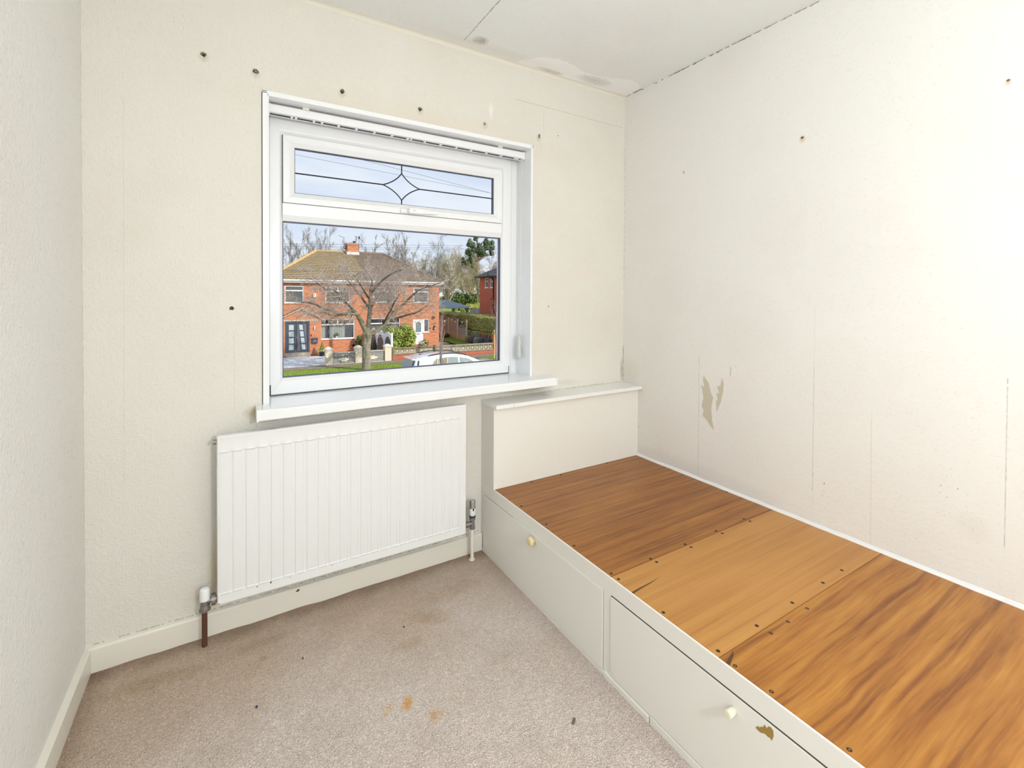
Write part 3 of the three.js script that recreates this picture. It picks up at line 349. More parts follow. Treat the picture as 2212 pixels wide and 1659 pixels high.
/* ---------- radiator ---------- */
{
  const r = thing('radiator', 'white single panel radiator with vertical flutes under the window sill', 'radiator', [0, 0, 0]);
  const x0 = 0.366, x1 = 1.332, y0 = 0.1415, y1 = 0.739, zf = 0.089;
  // pressed front: flutes fade out into flat bands at top and bottom
  const n = 23, pitch = 0.0405, sx = x0 + 0.0225, NX = 440, ys = [], f = [];
  const yb = [0, 0.003, 0.006, 0.0065, 0.030, 0.034]; for (const v of yb) ys.push(y0 + v); for (let i = 1; i <= 12; i++) ys.push(y0 + 0.034 + 0.0018 * i); for (let i = 1; i < 12; i++) ys.push(lerp(y0 + 0.056, y1 - 0.078, i / 12)); for (let i = 0; i <= 12; i++) ys.push(y1 - 0.078 + 0.0018 * i); for (const v of [0.05, 0.02, 0.0065, 0.006, 0.003, 0]) ys.push(y1 - v);
  const h = (x, y) => { const e = Math.min(x - x0, x1 - x, y - y0, y1 - y); let z = zf; if (e < 0.004) z -= 0.006 * (1 - Math.sqrt(Math.max(0, 1 - Math.pow(1 - e / 0.004, 2)))); if (e > 0.0062) z -= 0.0022 * smooth(0.0062, 0.0072, e);
    const u = (x - sx) / pitch; if (u > -0.5 && u < n - 0.5) { const d = Math.abs(u - Math.round(u)) * pitch, prof = smooth(0.0185, 0.0115, d), top = y1 - 0.056, bot = y0 + 0.036, end = Math.min(top - y, y - bot), cap = 0.0185, inside = end > cap ? 1 : end > 0 ? smooth(0, 0.35, Math.sqrt(Math.max(0, 1 - Math.pow(1 - end / cap, 2))) - d / 0.0175 + 0.55) : 0; z -= 0.004 * (end > 0 ? smooth(0, 0.006, end) : 0); z += 0.004 * prof * inside; }
    return z; };
  const pos = [], idx = []; for (const y of ys) for (let i = 0; i <= NX; i++) { let x = lerp(x0, x1, i / NX); pos.push(x, y, h(x, y)); }
  for (let j = 0; j < ys.length - 1; j++) for (let i = 0; i < NX; i++) { const a = j * (NX + 1) + i, b = a + 1, c = a + NX + 1, d = c + 1; idx.push(a, b, d, a, d, c); }
  const g = new THREE.BufferGeometry(); g.setAttribute('position', new THREE.BufferAttribute(new Float32Array(pos), 3)); g.setIndex(idx); g.computeVertexNormals();
  part('panel', [uvm(g), rbx(x0, y0, 0.062, x1, y1, zf - 0.0055, 0.004)], M.enamel, r);
  for (const x of [x0 + 0.15, x1 - 0.18]) part('bracket', bx(x, y0 + 0.03, 0.0005, x + 0.03, y1 - 0.03, 0.062), M.enamel, r);
  part('bleed_plug', [cyl(0.009, 0.009, 0.012, x0 - 0.005, y1 - 0.022, 0.07, 8, 'x')], M.brass, r);
  const q = rng(8), rust = std({ color: lin(0.10, 0.05, 0.02), roughness: 0.9 });
  for (const g of [[0.535, 0.173, 0.004], [0.49, 0.171, 0.0025], [0.44, 0.165, 0.0015], [0.6, 0.17, 0.0015], [0.75, 0.172, 0.0015], [0.372, 0.149, 0.0018], [1.0, 0.166, 0.0012]].map(([x, y, s], i) => ext(disc(x, y, s, 8, 90 + i, 0.9, 0.7, 1.2), 0.0004, h(x, y) - 0.0001))) part('rust_speck', g, rust, r);
  // lockshield valve with bare copper tail
  const v = new THREE.Group(); v.name = 'lockshield_valve'; r.add(v); const vx = 0.329, vz = 0.062;
  part('valve_cap', lathe([[0.0001, 0.206], [0.007, 0.206], [0.0125, 0.2035], [0.0155, 0.198], [0.016, 0.178], [0.0165, 0.164], [0.0155, 0.162], [0.0001, 0.162]].reverse(), 20).translate(vx, 0, vz), M.white, v);
  part('valve_body', [cyl(0.0125, 0.0125, 0.03, vx, 0.150, vz, 14), cyl(0.0175, 0.016, 0.017, vx, 0.1385, vz, 6), cyl(0.0175, 0.0175, 0.005, vx, 0.1285, vz, 18), cyl(0.009, 0.009, 0.03, vx + 0.018, 0.157, vz, 12, 'x')], M.brass, v);
  part('union_nut', [cyl(0.0195, 0.0195, 0.012, vx + 0.0255, 0.157, vz, 6, 'x'), cyl(0.012, 0.012, 0.012, vx + 0.034, 0.157, vz, 12, 'x')], M.brass, v);
  part('pipe', [cyl(0.0085, 0.0085, 0.14, vx - 0.001, 0.061, vz, 16)], M.copper, v, { label: 'bare brown copper tail' });
  // thermostatic valve with white painted tail
  const t = new THREE.Group(); t.name = 'thermostatic_valve'; r.add(t); const tx = 1.377, tz = 0.062;
  part('chrome_cap', lathe([[0.0001, 0.279], [0.011, 0.279], [0.0135, 0.2765], [0.0138, 0.246], [0.015, 0.2455], [0.015, 0.243], [0.0001, 0.243]].reverse(), 24).translate(tx, 0, tz), M.chrome, t);
  part('head', lathe([[0.0001, 0.2435], [0.0142, 0.2435], [0.0148, 0.235], [0.0142, 0.215], [0.0128, 0.206], [0.0001, 0.206]].reverse(), 24).translate(tx, 0, tz), M.white, t);
  part('setting_mark', [rbx(tx - 0.0035 - 0.002, 0.2335, tz + 0.0125, tx + 0.0035 - 0.002, 0.2435, tz + 0.0152, 0.001)], std({ color: lin(0.12, 0.01, 0.02), roughness: 0.4 }), t, { label: 'dark red setting mark' });
  part('collar', [cyl(0.0145, 0.0145, 0.0065, tx, 0.2035, tz, 24)], std({ color: lin(0.012, 0.012, 0.05), roughness: 0.4 }), t, { label: 'dark blue collar' });
  part('valve_body', [cyl(0.0135, 0.0145, 0.012, tx, 0.194, tz, 16), cyl(0.0105, 0.0105, 0.04, tx, 0.17, tz, 14), cyl(0.0125, 0.0125, 0.016, tx, 0.152, tz, 6), cyl(0.009, 0.009, 0.03, tx - 0.018, 0.170, tz, 12, 'x')], M.brass, t);
  part('union_nut', [cyl(0.0135, 0.0135, 0.014, tx - 0.026, 0.170, tz, 6, 'x'), cyl(0.011, 0.011, 0.016, tx - 0.038, 0.170, tz, 12, 'x')], M.brass, t);
  part('pipe', [cyl(0.0085, 0.008, 0.146, tx - 0.0015, 0.072, tz, 16), cyl(0.015, 0.013, 0.003, tx - 0.0015, 0.002, tz, 12)], M.cream, t, { label: 'cream painted tail' });
}

/* ---------- added fill lamp, unseen behind the camera, to brighten the room ---------- */
{
  const l = thing('added_fill_lamp', 'added white globe fill lamp standing unseen behind the viewer', 'lamp', [1.02, 0, 2.75]);
  part('globe', new THREE.SphereGeometry(0.09, 24, 16).translate(0, 1.5, 0), std({ color: lin(0.9, 0.9, 0.88), emissive: lin(...FILL_LAMP_COLOR), emissiveIntensity: 2.0, roughness: 0.4 }), l);
  part('pole', [cyl(0.011, 0.011, 1.38, 0, 0.71, 0, 14), cyl(0.03, 0.024, 0.04, 0, 1.4, 0, 16)], M.white, l); part('base', lathe([[0.0001, 0], [0.13, 0], [0.13, 0.014], [0.12, 0.02], [0.02, 0.026], [0.0001, 0.026]], 28), M.white, l);
  const p = new THREE.PointLight(lin(...FILL_LAMP_COLOR), FILL_LAMP); p.name = 'fill_light'; p.position.set(0, 1.5, 0); p.castShadow = true; p.shadow.radius = 4; l.add(p);
}

/* ================= outside, across the road ================= */
const GY = -3.0;                       // level of the pavement opposite
function vcol(g, f) { const p = g.attributes.position, c = new Float32Array(p.count * 3); for (let i = 0; i < p.count; i++) { const k = f(p.getX(i), p.getY(i), p.getZ(i)); c.set(k, 3 * i); } g.setAttribute('color', new THREE.BufferAttribute(c, 3)); return g; }
const tint = (g, c) => vcol(g, () => c);
const brickTex = (() => {
  const t = canvas(512, 512, (g, w, h) => {      // 0.9 x 0.9 m: four bricks long, twelve courses
    g.fillStyle = '#d3b29a'; g.fillRect(0, 0, w, h); const q = rng(31), ch = h / 12, bw = w / 4;
    for (let j = 0; j < 12; j++) for (let i = -1; i < 5; i++) { const k = q() - 0.5, k2 = q(); g.fillStyle = `rgb(${206 + 26 * k},${124 + 24 * k + 8 * k2},${88 + 22 * k})`; g.fillRect((i + (j % 2) / 2) * bw + 2, j * ch + 2.5, bw - 5, ch - 6); }
  }); return rep(t, 0.9, 0.9); })();
const brickDark = (() => { const t = canvas(512, 512, (g, w, h) => { g.fillStyle = '#bd9480'; g.fillRect(0, 0, w, h); const q = rng(33), ch = h / 12, bw = w / 4; for (let j = 0; j < 12; j++) for (let i = -1; i < 5; i++) { const k = q() - 0.5; g.fillStyle = `rgb(${192 + 22 * k},${100 + 18 * k},${74 + 16 * k})`; g.fillRect((i + (j % 2) / 2) * bw + 2, j * ch + 2.5, bw - 4, ch - 5); } }); return rep(t, 0.9, 0.9); })();
const grassTex = (() => { const a = lattice(256, 51), b = lattice(24, 52); return rep(data(512, 512, (i, j, o) => { const u = i / 512, v = j / 512, k = 0.55 * a(u * 256, v * 256) + 0.45 * b(u * 24, v * 24); o[0] = 102 + 80 * k; o[1] = 134 + 58 * k; o[2] = 40 + 40 * k; }), 3, 3); })();
const groundTex = (() => { const a = lattice(256, 53), b = lattice(16, 54); return rep(data(512, 512, (i, j, o) => { const u = i / 512, v = j / 512, k = 0.5 * a(u * 256, v * 256) + 0.5 * b(u * 16, v * 16); o[0] = 150 + 60 * k; o[1] = 142 + 58 * k; o[2] = 132 + 56 * k; }), 3, 3); })();
Object.assign(M, {
  brick: std({ map: brickTex, roughness: 0.9 }), brickDark: std({ map: brickDark, roughness: 0.9 }), grass: std({ map: grassTex, roughness: 1 }), tarmac: std({ map: groundTex, color: lin(0.42, 0.41, 0.40), roughness: 0.95 }), pave: std({ map: groundTex, color: lin(0.62, 0.56, 0.46), roughness: 0.95 }), concrete: std({ map: groundTex, color: lin(0.95, 0.90, 0.80), roughness: 0.9 }), earth: std({ map: groundTex, color: lin(0.30, 0.25, 0.16), roughness: 1 }),
  tint: std({ vertexColors: true, roughness: 0.85 }), leaf: std({ vertexColors: true, roughness: 0.6, side: THREE.DoubleSide }), bark: std({ vertexColors: true, roughness: 0.95 }), frame: std({ color: lin(0.88, 0.88, 0.88), roughness: 0.35 }),
  paneClear: phy({ color: lin(0.92, 0.94, 0.94), roughness: 0, transmission: 1, thickness: 0 }), pane: phy({ color: lin(0.55, 0.56, 0.55), roughness: 0, transmission: 0.78, thickness: 0 }), room: std({ color: lin(0.16, 0.15, 0.14), roughness: 1 }), anthracite: std({ color: lin(0.085, 0.095, 0.125), roughness: 0.4 }), anthraciteDark: std({ color: lin(0.045, 0.05, 0.065), roughness: 0.5 }), frosted: std({ color: lin(0.55, 0.62, 0.62), roughness: 0.25 }),  // pane is tinted grey: window reflections put into its colour
  slate: std({ color: lin(0.085, 0.09, 0.10), roughness: 0.8 }), wire: std({ color: lin(0.13, 0.145, 0.17), roughness: 0.7 }), steel: std({ color: lin(0.16, 0.17, 0.19), roughness: 0.5, metalness: 0.5 }), timber: std({ color: lin(0.72, 0.50, 0.24), roughness: 0.8 }), post: std({ color: lin(0.62, 0.55, 0.42), roughness: 0.9 }), fence: std({ color: lin(0.30, 0.31, 0.30), roughness: 0.9, side: THREE.DoubleSide }), black: std({ color: lin(0.02, 0.02, 0.022), roughness: 0.5 }), cane: std({ color: lin(0.10, 0.11, 0.13), roughness: 0.7 }),
  render: std({ color: lin(0.84, 0.74, 0.58), roughness: 0.9, bumpMap: fineBump, bumpScale: 0.004 }),
});
/* ---------- ground ---------- */
{
  const g = struct('ground'); g.userData.label = 'level ground between the two rows of houses';
  part('subsoil', bx(-60, -4.0, -130, 90, -3.16, -8), M.earth, g);
  const r = struct('road'); part('tarmac', bx(-40, -3.16, -18.8, 60, -3.12, -13.7), M.tarmac, r);
  const kb = struct('kerb'); part('kerb_line', bx(-40, -3.16, -18.95, 60, -3.02, -18.8), M.concrete, kb); part('kerb_line', bx(-40, -3.16, -13.7, 60, -3.02, -13.55), M.concrete, kb);
  const p = struct('pavement'); p.userData.label = 'worn pavement strip between verge and garden walls'; part('paving', bx(-40, -3.16, -26.95, 60, -3.0, -25.75), M.pave, p); part('edging', bx(-40, -3.16, -25.75, 60, -2.985, -25.65), std({ map: groundTex, color: lin(0.36, 0.30, 0.20), roughness: 1 }), p);
  // verges: bumpy turf with blades
  const turf = (name, label, x0, x1, z0, z1, y, hill, blades, seed) => {
    const nx = 120, nz = Math.max(10, Math.round((z1 - z0) * 6)), m = new THREE.PlaneGeometry(x1 - x0, z1 - z0, nx, nz).rotateX(-Math.PI / 2).translate((x0 + x1) / 2, 0, (z0 + z1) / 2), a = m.attributes.position;
    const top = (x, z) => y + hill(x, z) + 0.03 * fbm(x * 1.3, z * 1.3, 4, 3); for (let i = 0; i < a.count; i++) a.setY(i, top(a.getX(i), a.getZ(i))); m.computeVertexNormals(); uvm(m);
    const o = new THREE.Group(); o.name = numbered(name); o.userData.kind = 'structure'; o.userData.label = label; scene.add(o); part('turf', m, M.grass, o);
    const q = rng(seed), pos = [], col = []; for (let i = 0; i < blades; i++) { const x = lerp(x0, x1, q()), z = lerp(z0, z1, q()), h = 0.05 + 0.06 * q(), t = q() * 6.28, w = 0.012, k = 0.7 + 0.6 * q(), yy = top(x, z) - 0.01; pos.push(x - w * Math.cos(t), yy, z - w * Math.sin(t), x + w * Math.cos(t), yy, z + w * Math.sin(t), x + 0.04 * (q() - 0.5), yy + h, z + 0.04 * (q() - 0.5)); for (let j = 0; j < 3; j++) col.push(0.23 * k, 0.33 * k, 0.045 * k); }
    if (blades) { const b = new THREE.BufferGeometry(); b.setAttribute('position', new THREE.BufferAttribute(new Float32Array(pos), 3)); b.setAttribute('color', new THREE.BufferAttribute(new Float32Array(col), 3)); b.computeVertexNormals(); part('blades', b, M.leaf, o, { kind: 'stuff' }); }
    return o;
  };
  turf('verge_grass', 'bright green grass verge in front of the garden walls', -14, 18, -25.7, -18.95, -3.0, () => 0, 48000, 61);
  turf('verge_grass', 'near grass verge under the window sill', -2, 18, -13.5, -9.5, -3.0, () => 0, 0, 62);
  turf('garden_lawn', 'strip of grass along the drive beside the hedge', 15.6, 17.15, -35.5, -28.6, -2.72, (x, z) => 0.14 * smooth(-29, -36, z), 5000, 63);
  turf('park_lawn', 'sloping green park lawn beyond the gardens', -30, 75, -110, -43, 0, (x, z) => z > -62 ? lerp(-0.35, -3.1, smooth(-62, -42.5, z)) : -0.35 + 0.02 * (-62 - z), 0, 64);
}
/* ---------- trees ---------- */
// bare branching: limbs are point lists with radii; growth adds side branches of falling size
function Wood() { return { pos: [], nor: [], idx: [], col: [] }; }
function addLimb(w, pts, rad, sides, col) {
  const n = pts.length, base = w.pos.length / 3, T = new THREE.Vector3(), U = new THREE.Vector3(), V = new THREE.Vector3(), N = new THREE.Vector3();
  for (let i = 0; i < n; i++) { T.copy(pts[Math.min(n - 1, i + 1)]).sub(pts[Math.max(0, i - 1)]).normalize(); U.set(Math.abs(T.y) > 0.9 ? 1 : 0, Math.abs(T.y) > 0.9 ? 0 : 1, 0).cross(T).normalize(); V.copy(T).cross(U);
    for (let s = 0; s < sides; s++) { const a = s / sides * Math.PI * 2; N.copy(U).multiplyScalar(Math.cos(a)).addScaledVector(V, Math.sin(a)); w.pos.push(pts[i].x + N.x * rad[i], pts[i].y + N.y * rad[i], pts[i].z + N.z * rad[i]); w.nor.push(N.x, N.y, N.z); const c = col(pts[i], N, rad[i]); w.col.push(c[0], c[1], c[2]); } }
  for (let i = 0; i < n - 1; i++) for (let s = 0; s < sides; s++) { const a = base + i * sides + s, b = base + i * sides + (s + 1) % sides, c = a + sides, d = b + sides; w.idx.push(a, b, d, a, d, c); }
}
function woodGeo(w) { const g = new THREE.BufferGeometry(); for (const [k, a] of [['position', w.pos], ['normal', w.nor], ['color', w.col]]) g.setAttribute(k, new THREE.BufferAttribute(new Float32Array(a), 3)); g.setIndex(w.idx); return g; }
function grow(w, q, p, d, len, r, level, o) {
  const n = level > 1 ? 5 : 3, pts = [p.clone()], rad = [r], dir = d.clone(), end = level ? r * 0.4 : r * 0.35, at = p.clone(), dirs = [dir.clone()];
  for (let i = 1; i <= n; i++) { dir.x += (q() - 0.5) * o.wander; dir.y += (q() - 0.5) * o.wander + o.lift; dir.z += (q() - 0.5) * o.wander; dir.normalize(); at.addScaledVector(dir, len / n); pts.push(at.clone()); rad.push(lerp(r, end, i / n)); dirs.push(dir.clone()); }
  addLimb(w, pts, rad, r > 0.03 ? 6 : r > 0.012 ? 4 : 3, o.col);
  if (!level) return;
  sprout(w, q, pts, dirs, rad, len, level, o);
}
function sprout(w, q, pts, dirs, rad, len, level, o) {
  const k = o.kids[level - 1], n = pts.length - 1;
  for (let i = 0; i < k; i++) {
    const t = i === k - 1 ? 1 : lerp(o.from, 1, (i + q()) / k), f = t * n, a = Math.min(n - 1, Math.floor(f)), p = pts[a].clone().lerp(pts[a + 1], f - a), d = dirs[Math.min(n, a + 1)].clone(), s = new THREE.Vector3(q() - 0.5, q() - 0.5, q() - 0.5).cross(d).normalize();
    const e = d.multiplyScalar(1).addScaledVector(s, o.spread * (0.5 + 0.8 * q())).normalize(); grow(w, q, p, e, len * o.shrink * (0.6 + 0.6 * q()) * (1 - 0.3 * t), Math.max(o.thin, rad[a] * (0.35 + 0.25 * q())), level - 1, o);
  }
}
const V3 = (a) => new THREE.Vector3(...a);
function bareTree(label, [x, y, z], h, r, seed, o, name = 'bare_tree') {
  const t = thing(name, label, 'tree', [x, y, z]), q = rng(seed), tr = Wood(), br = Wood(); o = { wander: 0.35, lift: 0.05, kids: [4, 5, 6], spread: 0.9, shrink: 0.55, from: 0.3, thin: 0.012, stems: 1, lean: 0.06, ...o };
  for (let s = 0; s < o.stems; s++) {
    const pts = [], rad = [], dirs = [], n = 9, d = new THREE.Vector3((q() - 0.5) * (o.stems > 1 ? o.fan : o.lean), 1, (q() - 0.5) * (o.stems > 1 ? o.fan : o.lean)).normalize(), p = new THREE.Vector3((q() - 0.5) * (o.stems > 1 ? 0.3 : 0), -0.2, 0);
    const hh = h * (s ? 0.75 + 0.25 * q() : 1); for (let i = 0; i <= n; i++) { pts.push(p.clone()); rad.push(r * (o.stems > 1 ? 0.7 : 1) * Math.pow(1 - i / (n + 1.5), 1.1)); dirs.push(d.clone()); p.addScaledVector(d, hh / n); d.x += (q() - 0.5) * 0.14; d.z += (q() - 0.5) * 0.14; d.normalize(); }
    addLimb(tr, pts, rad, 8, o.col); sprout(br, q, pts, dirs, rad, h * o.reach, 3, o);
  }
  part('trunk', woodGeo(tr), M.bark, t); part('branches', woodGeo(br), M.bark, t); return t;
}
// leafy masses: small leaf quads on a shell of noise
function leaves(q, n, f, size, color) { const pos = [], nor = [], col = []; for (let i = 0; i < n; i++) { const [x, y, z, nx, ny, nz] = f(q), s = size * (0.6 + 0.8 * q()), N = new THREE.Vector3(nx, ny, nz).addScaledVector(new THREE.Vector3(q() - 0.5, q() - 0.5, q() - 0.5), 1.3).normalize(), U = new THREE.Vector3(q() - 0.5, q() - 0.5, q() - 0.5).cross(N).normalize(), W2 = N.clone().cross(U), c = color(q, x, y, z);
  const P = (a, b) => [x + U.x * a * s + W2.x * b * s, y + U.y * a * s + W2.y * b * s, z + U.z * a * s + W2.z * b * s], A = P(-1, 0), B = P(0, -0.45), C = P(1, 0), Dd = P(0, 0.45); pos.push(...A, ...B, ...C, ...A, ...C, ...Dd); for (let k = 0; k < 6; k++) { nor.push(N.x, N.y, N.z); col.push(...c); } }
  const g = new THREE.BufferGeometry(); g.setAttribute('position', new THREE.BufferAttribute(new Float32Array(pos), 3)); g.setAttribute('normal', new THREE.BufferAttribute(new Float32Array(nor), 3)); g.setAttribute('color', new THREE.BufferAttribute(new Float32Array(col), 3)); return g; }
const onBall = (blobs) => (q) => { const [bx0, by0, bz0, rx, ry, rz] = blobs[Math.floor(q() * blobs.length)], a = q() * 6.283, u = q() * 2 - 1, s = Math.sqrt(1 - u * u), k = 0.5 + 0.72 * Math.pow(q(), 0.8), nx = s * Math.cos(a), nz = s * Math.sin(a); return [bx0 + nx * rx * k, by0 + u * ry * k, bz0 + nz * rz * k, nx / rx, u / ry, nz / rz]; };
const greens = (r, g, b, v = 0.6) => (q) => { const k = 1 - v / 2 + v * q(), m = q(); return [r * k * (0.85 + 0.5 * m), g * k, b * k * (0.8 + 0.3 * m)]; };
function leafy(name, label, category, pos, blobs, n, size, color, seed, stem = 0.05) {
  const t = thing(name, label, category, pos), q = rng(seed); part('foliage', leaves(q, n, onBall(blobs), size, color), M.leaf, t, { kind: 'stuff' });
  const w = Wood(); for (const [x, y, z] of blobs) addLimb(w, [V3([x * 0.15, -0.05, z * 0.15]), V3([x * 0.5, y * 0.5, z * 0.5]), V3([x, y, z])], [stem, stem * 0.7, stem * 0.4], 5, () => [0.14, 0.10, 0.06]); part('stems', woodGeo(w), M.bark, t); return t;
}
/* ---------- window builder for the houses: frame, panes, sill as sub-parts of one window ---------- */
function houseWindow(parent, x0, y0, x1, y1, z, o = {}) {
  const w = new THREE.Group(); w.name = 'window'; parent.add(w); const pm = o.clear ? M.paneClear : M.pane, f = o.f ?? 0.065, d = 0.07, bars = [bx(x0, y0, z - d, x0 + f, y1, z), bx(x1 - f, y0, z - d, x1, y1, z), bx(x0 + f, y0, z - d, x1 - f, y0 + f, z), bx(x0 + f, y1 - f, z - d, x1 - f, y1, z)];
  if (o.transom) bars.push(bx(x0 + f, o.transom - f * 0.7, z - d, x1 - f, o.transom + f * 0.7, z + 0.01)); for (const m of o.mullions ?? []) bars.push(bx(m - f * 0.7, o.transom ?? y0 + f, z - d, m + f * 0.7, y1 - f, z + 0.008));
  part('frame', bars, M.frame, w); if (!o.noSill) part('sill', bx(x0 - 0.06, y0 - 0.045, z - d, x1 + 0.06, y0, z + 0.09), M.frame, w);
  const xs = [x0 + f, ...(o.mullions ?? []).flatMap((m) => [m - f * 0.7, m + f * 0.7]), x1 - f], ty = o.transom ?? y0 + f;
  for (let i = 0; i < xs.length; i += 2) part('pane', bx(xs[i], ty + (o.transom ? f * 0.7 : 0), z - 0.045, xs[i + 1], y1 - f, z - 0.04), pm, w);
  if (o.transom) part('pane', bx(x0 + f, y0 + f, z - 0.045, x1 - f, ty - f * 0.7, z - 0.04), pm, w);
  return w;
}
/* ---------- the pair of brick houses opposite ---------- */
const FZ = -32.7, BZ = -40.7, HX0 = 2.52, HX1 = 14.72, CXH = 8.62;
{
  const h = thing('semi_detached_house', 'pair of red brick houses under one tan and brown tiled hip roof', 'house', [0, 0, 0]);
  const m2 = (x) => 2 * CXH - x, up = [[3.45, 0.61, 4.65, 1.79], [6.07, 0.61, 7.78, 1.78], [m2(7.78), 0.61, m2(6.07), 1.78], [12.57, 0.60, 13.81, 1.77]], lo = [[5.73, -1.99, 8.09, -0.55], [m2(8.09), -1.99, m2(5.73), -0.57]];
  const holes = [...up, ...lo].map((a) => rect(...a)).concat([[[12.54, -2.72], [13.42, -2.72], [13.42, -1.77], [13.87, -1.77], [13.87, -0.71], [12.54, -0.71]]]);
  part('front_wall', ext(rect(HX0, -3.15, HX1, 2.06), 0.22, FZ - 0.22, holes), M.brick, h);
  for (const x of [HX0, HX1 - 0.22]) part('side_wall', bx(x, -3.15, BZ, x + 0.22, 2.06, FZ - 0.22), M.brick, h);
  part('back_wall', bx(HX0, -3.15, BZ - 0.22, HX1, 2.06, BZ), M.brick, h); part('interior', [bx(HX0 + 0.22, -3.1, FZ - 2.6, HX1 - 0.22, 2.0, FZ - 2.5), bx(HX0 + 0.22, -0.25, FZ - 2.5, HX1 - 0.22, -0.05, FZ - 0.22), bx(HX0 + 0.22, -3.1, FZ - 2.5, HX1 - 0.22, -2.85, FZ - 0.22)], M.room, h);
  part('drip_course', bx(13.9, -1.80, FZ, HX1 + 0.005, -1.775, FZ + 0.01), M.brickDark, h); 
  for (const [i, a] of up.entries()) { const [x0, y0, x1, y1] = a; houseWindow(h, x0, y0, x1, y1, FZ - 0.03, { transom: lerp(y0, y1, 0.71), mullions: i === 1 || i === 2 ? [(x0 + x1) / 2] : [] }); }
  const curtainTint = (x) => { const k = 0.5 + 0.5 * Math.sin(x * 55) * Math.sin(x * 13 + 1); return [0.30 + 0.45 * k, 0.32 + 0.45 * k, 0.34 + 0.44 * k]; };
  lo.forEach((a, i) => { const [x0, y0, x1, y1] = a, w = houseWindow(h, x0, y0, x1, y1, FZ - 0.03, { transom: lerp(y0, y1, 0.715), mullions: [(x0 + x1) / 2], clear: true });
    const n = i ? 22 : 90, pts = []; if (i) { const sl = []; for (let k = 0; k < n; k++) { const x = lerp(x0 + 0.08, x1 - 0.08, (k + 0.5) / n); sl.push(bx(x - 0.026, y0 + 0.08, FZ - 0.2, x + 0.026, y0 + 0.98, FZ - 0.19)); } part('blind_slats', sl, std({ color: lin(0.62, 0.57, 0.47), roughness: 0.9 }), w, { kind: 'stuff' }); }
    else { const f = []; for (let k = 0; k < n; k++) { const X = (u) => lerp(x0 + 0.08, x1 - 0.08, u / n), Z = (u) => FZ - 0.2 + 0.025 * Math.sin(u * 1.35) + 0.012 * Math.sin(u * 3.1); f.push([[X(k), y0 + 0.07, Z(k)], [X(k + 1), y0 + 0.07, Z(k + 1)], [X(k + 1), y0 + 1.02, Z(k + 1)], [X(k), y0 + 1.02, Z(k)]]); } part('net_curtain', quads(f), std({ color: lin(0.62, 0.63, 0.62), roughness: 0.9, side: THREE.DoubleSide }), w); for (const [a0, b0] of [[x0 + 0.4, x0 + 0.62], [x1 - 0.62, x1 - 0.12]]) part('curtain', [0, 1, 2, 3, 4].map((k) => { const x = lerp(a0, b0, k / 5); return rbx(x, y0 + 0.07, FZ - 0.165, x + (b0 - a0) / 5.6, y0 + 1.0, FZ - 0.14, 0.012); }), std({ color: lin(0.16, 0.17, 0.19), roughness: 0.9 }), w); } });
  // front door of the house on the right, with its side light
  const fd = new THREE.Group(); fd.name = 'front_door'; h.add(fd); const dz = FZ - 0.05;
  const oval = []; for (let i = 0; i <= 10; i++) { const a = Math.PI - i / 10 * Math.PI; oval.push([12.985 + 0.215 * Math.cos(a), -1.14 + 0.215 * Math.sin(a)]); } oval.push([13.2, -1.74], [12.77, -1.74]);
  part('door_leaf', ext(rect(12.6, -2.66, 13.37, -0.77), 0.05, dz - 0.04, [oval]), M.frame, fd); part('door_frame', [bx(12.54, -2.72, dz - 0.05, 12.61, -0.71, dz + 0.02), bx(13.36, -2.72, dz - 0.05, 13.42, -0.71, dz + 0.02), bx(12.61, -0.78, dz - 0.05, 13.36, -0.71, dz + 0.02), bx(12.54, -2.74, dz - 0.05, 13.42, -2.66, dz + 0.05)], M.frame, fd);
  part('glazing', ext(oval, 0.01, dz - 0.03), std({ color: lin(0.16, 0.22, 0.24), roughness: 0.15 }), fd); const ld = []; for (const x of [12.91, 13.06]) ld.push(bx(x - 0.008, -1.74, dz - 0.02, x + 0.008, -0.98, dz - 0.012)); for (const y of [-1.18, -1.4, -1.58]) ld.push(bx(12.77, y - 0.007, dz - 0.02, 13.2, y + 0.007, dz - 0.012)); part('leading', ld, M.frosted, fd);
  part('letter_plate', bx(12.86, -1.905, dz + 0.005, 13.12, -1.865, dz + 0.02), M.black, fd); part('handle', bx(12.66, -1.82, dz + 0.005, 12.69, -1.6, dz + 0.04), M.chrome, fd); part('panel_mould', [bx(12.72, -2.5, dz + 0.008, 12.76, -2.0, dz + 0.016), bx(12.9, -2.5, dz + 0.008, 12.93, -2.0, dz + 0.016), bx(13.05, -2.5, dz + 0.008, 13.08, -2.0, dz + 0.016), bx(13.21, -2.5, dz + 0.008, 13.25, -2.0, dz + 0.016)], std({ color: lin(0.7, 0.72, 0.76), roughness: 0.4 }), fd);
  houseWindow(h, 13.42, -1.77, 13.87, -0.71, dz + 0.02, {}); part('door_step', [rbx(12.3, -2.86, FZ, 13.6, -2.74, FZ + 0.35, 0.02), rbx(12.4, -2.76, FZ, 13.5, -2.70, FZ + 0.12, 0.01)], M.brickDark, h);
  // fittings on the wall
  for (const [x, y] of [[5.34, 1.14], [11.93, 1.32]]) part('alarm_box', rbx(x - 0.10, y - 0.15, FZ, x + 0.10, y + 0.13, FZ + 0.09, 0.02), M.frame, h);
  part('security_lamp', [rbx(14.12, -0.58, FZ, 14.22, -0.5, FZ + 0.1, 0.01), rbx(14.16, -0.66, FZ + 0.06, 14.34, -0.58, FZ + 0.16, 0.01)], M.black, h); part('wall_ornament', [new THREE.TorusGeometry(0.10, 0.022, 8, 20).translate(14.34, -1.08, FZ + 0.02), bx(14.1, -1.2, FZ, 14.13, -0.85, FZ + 0.02)], std({ color: lin(0.55, 0.24, 0.16), roughness: 0.6 }), h);
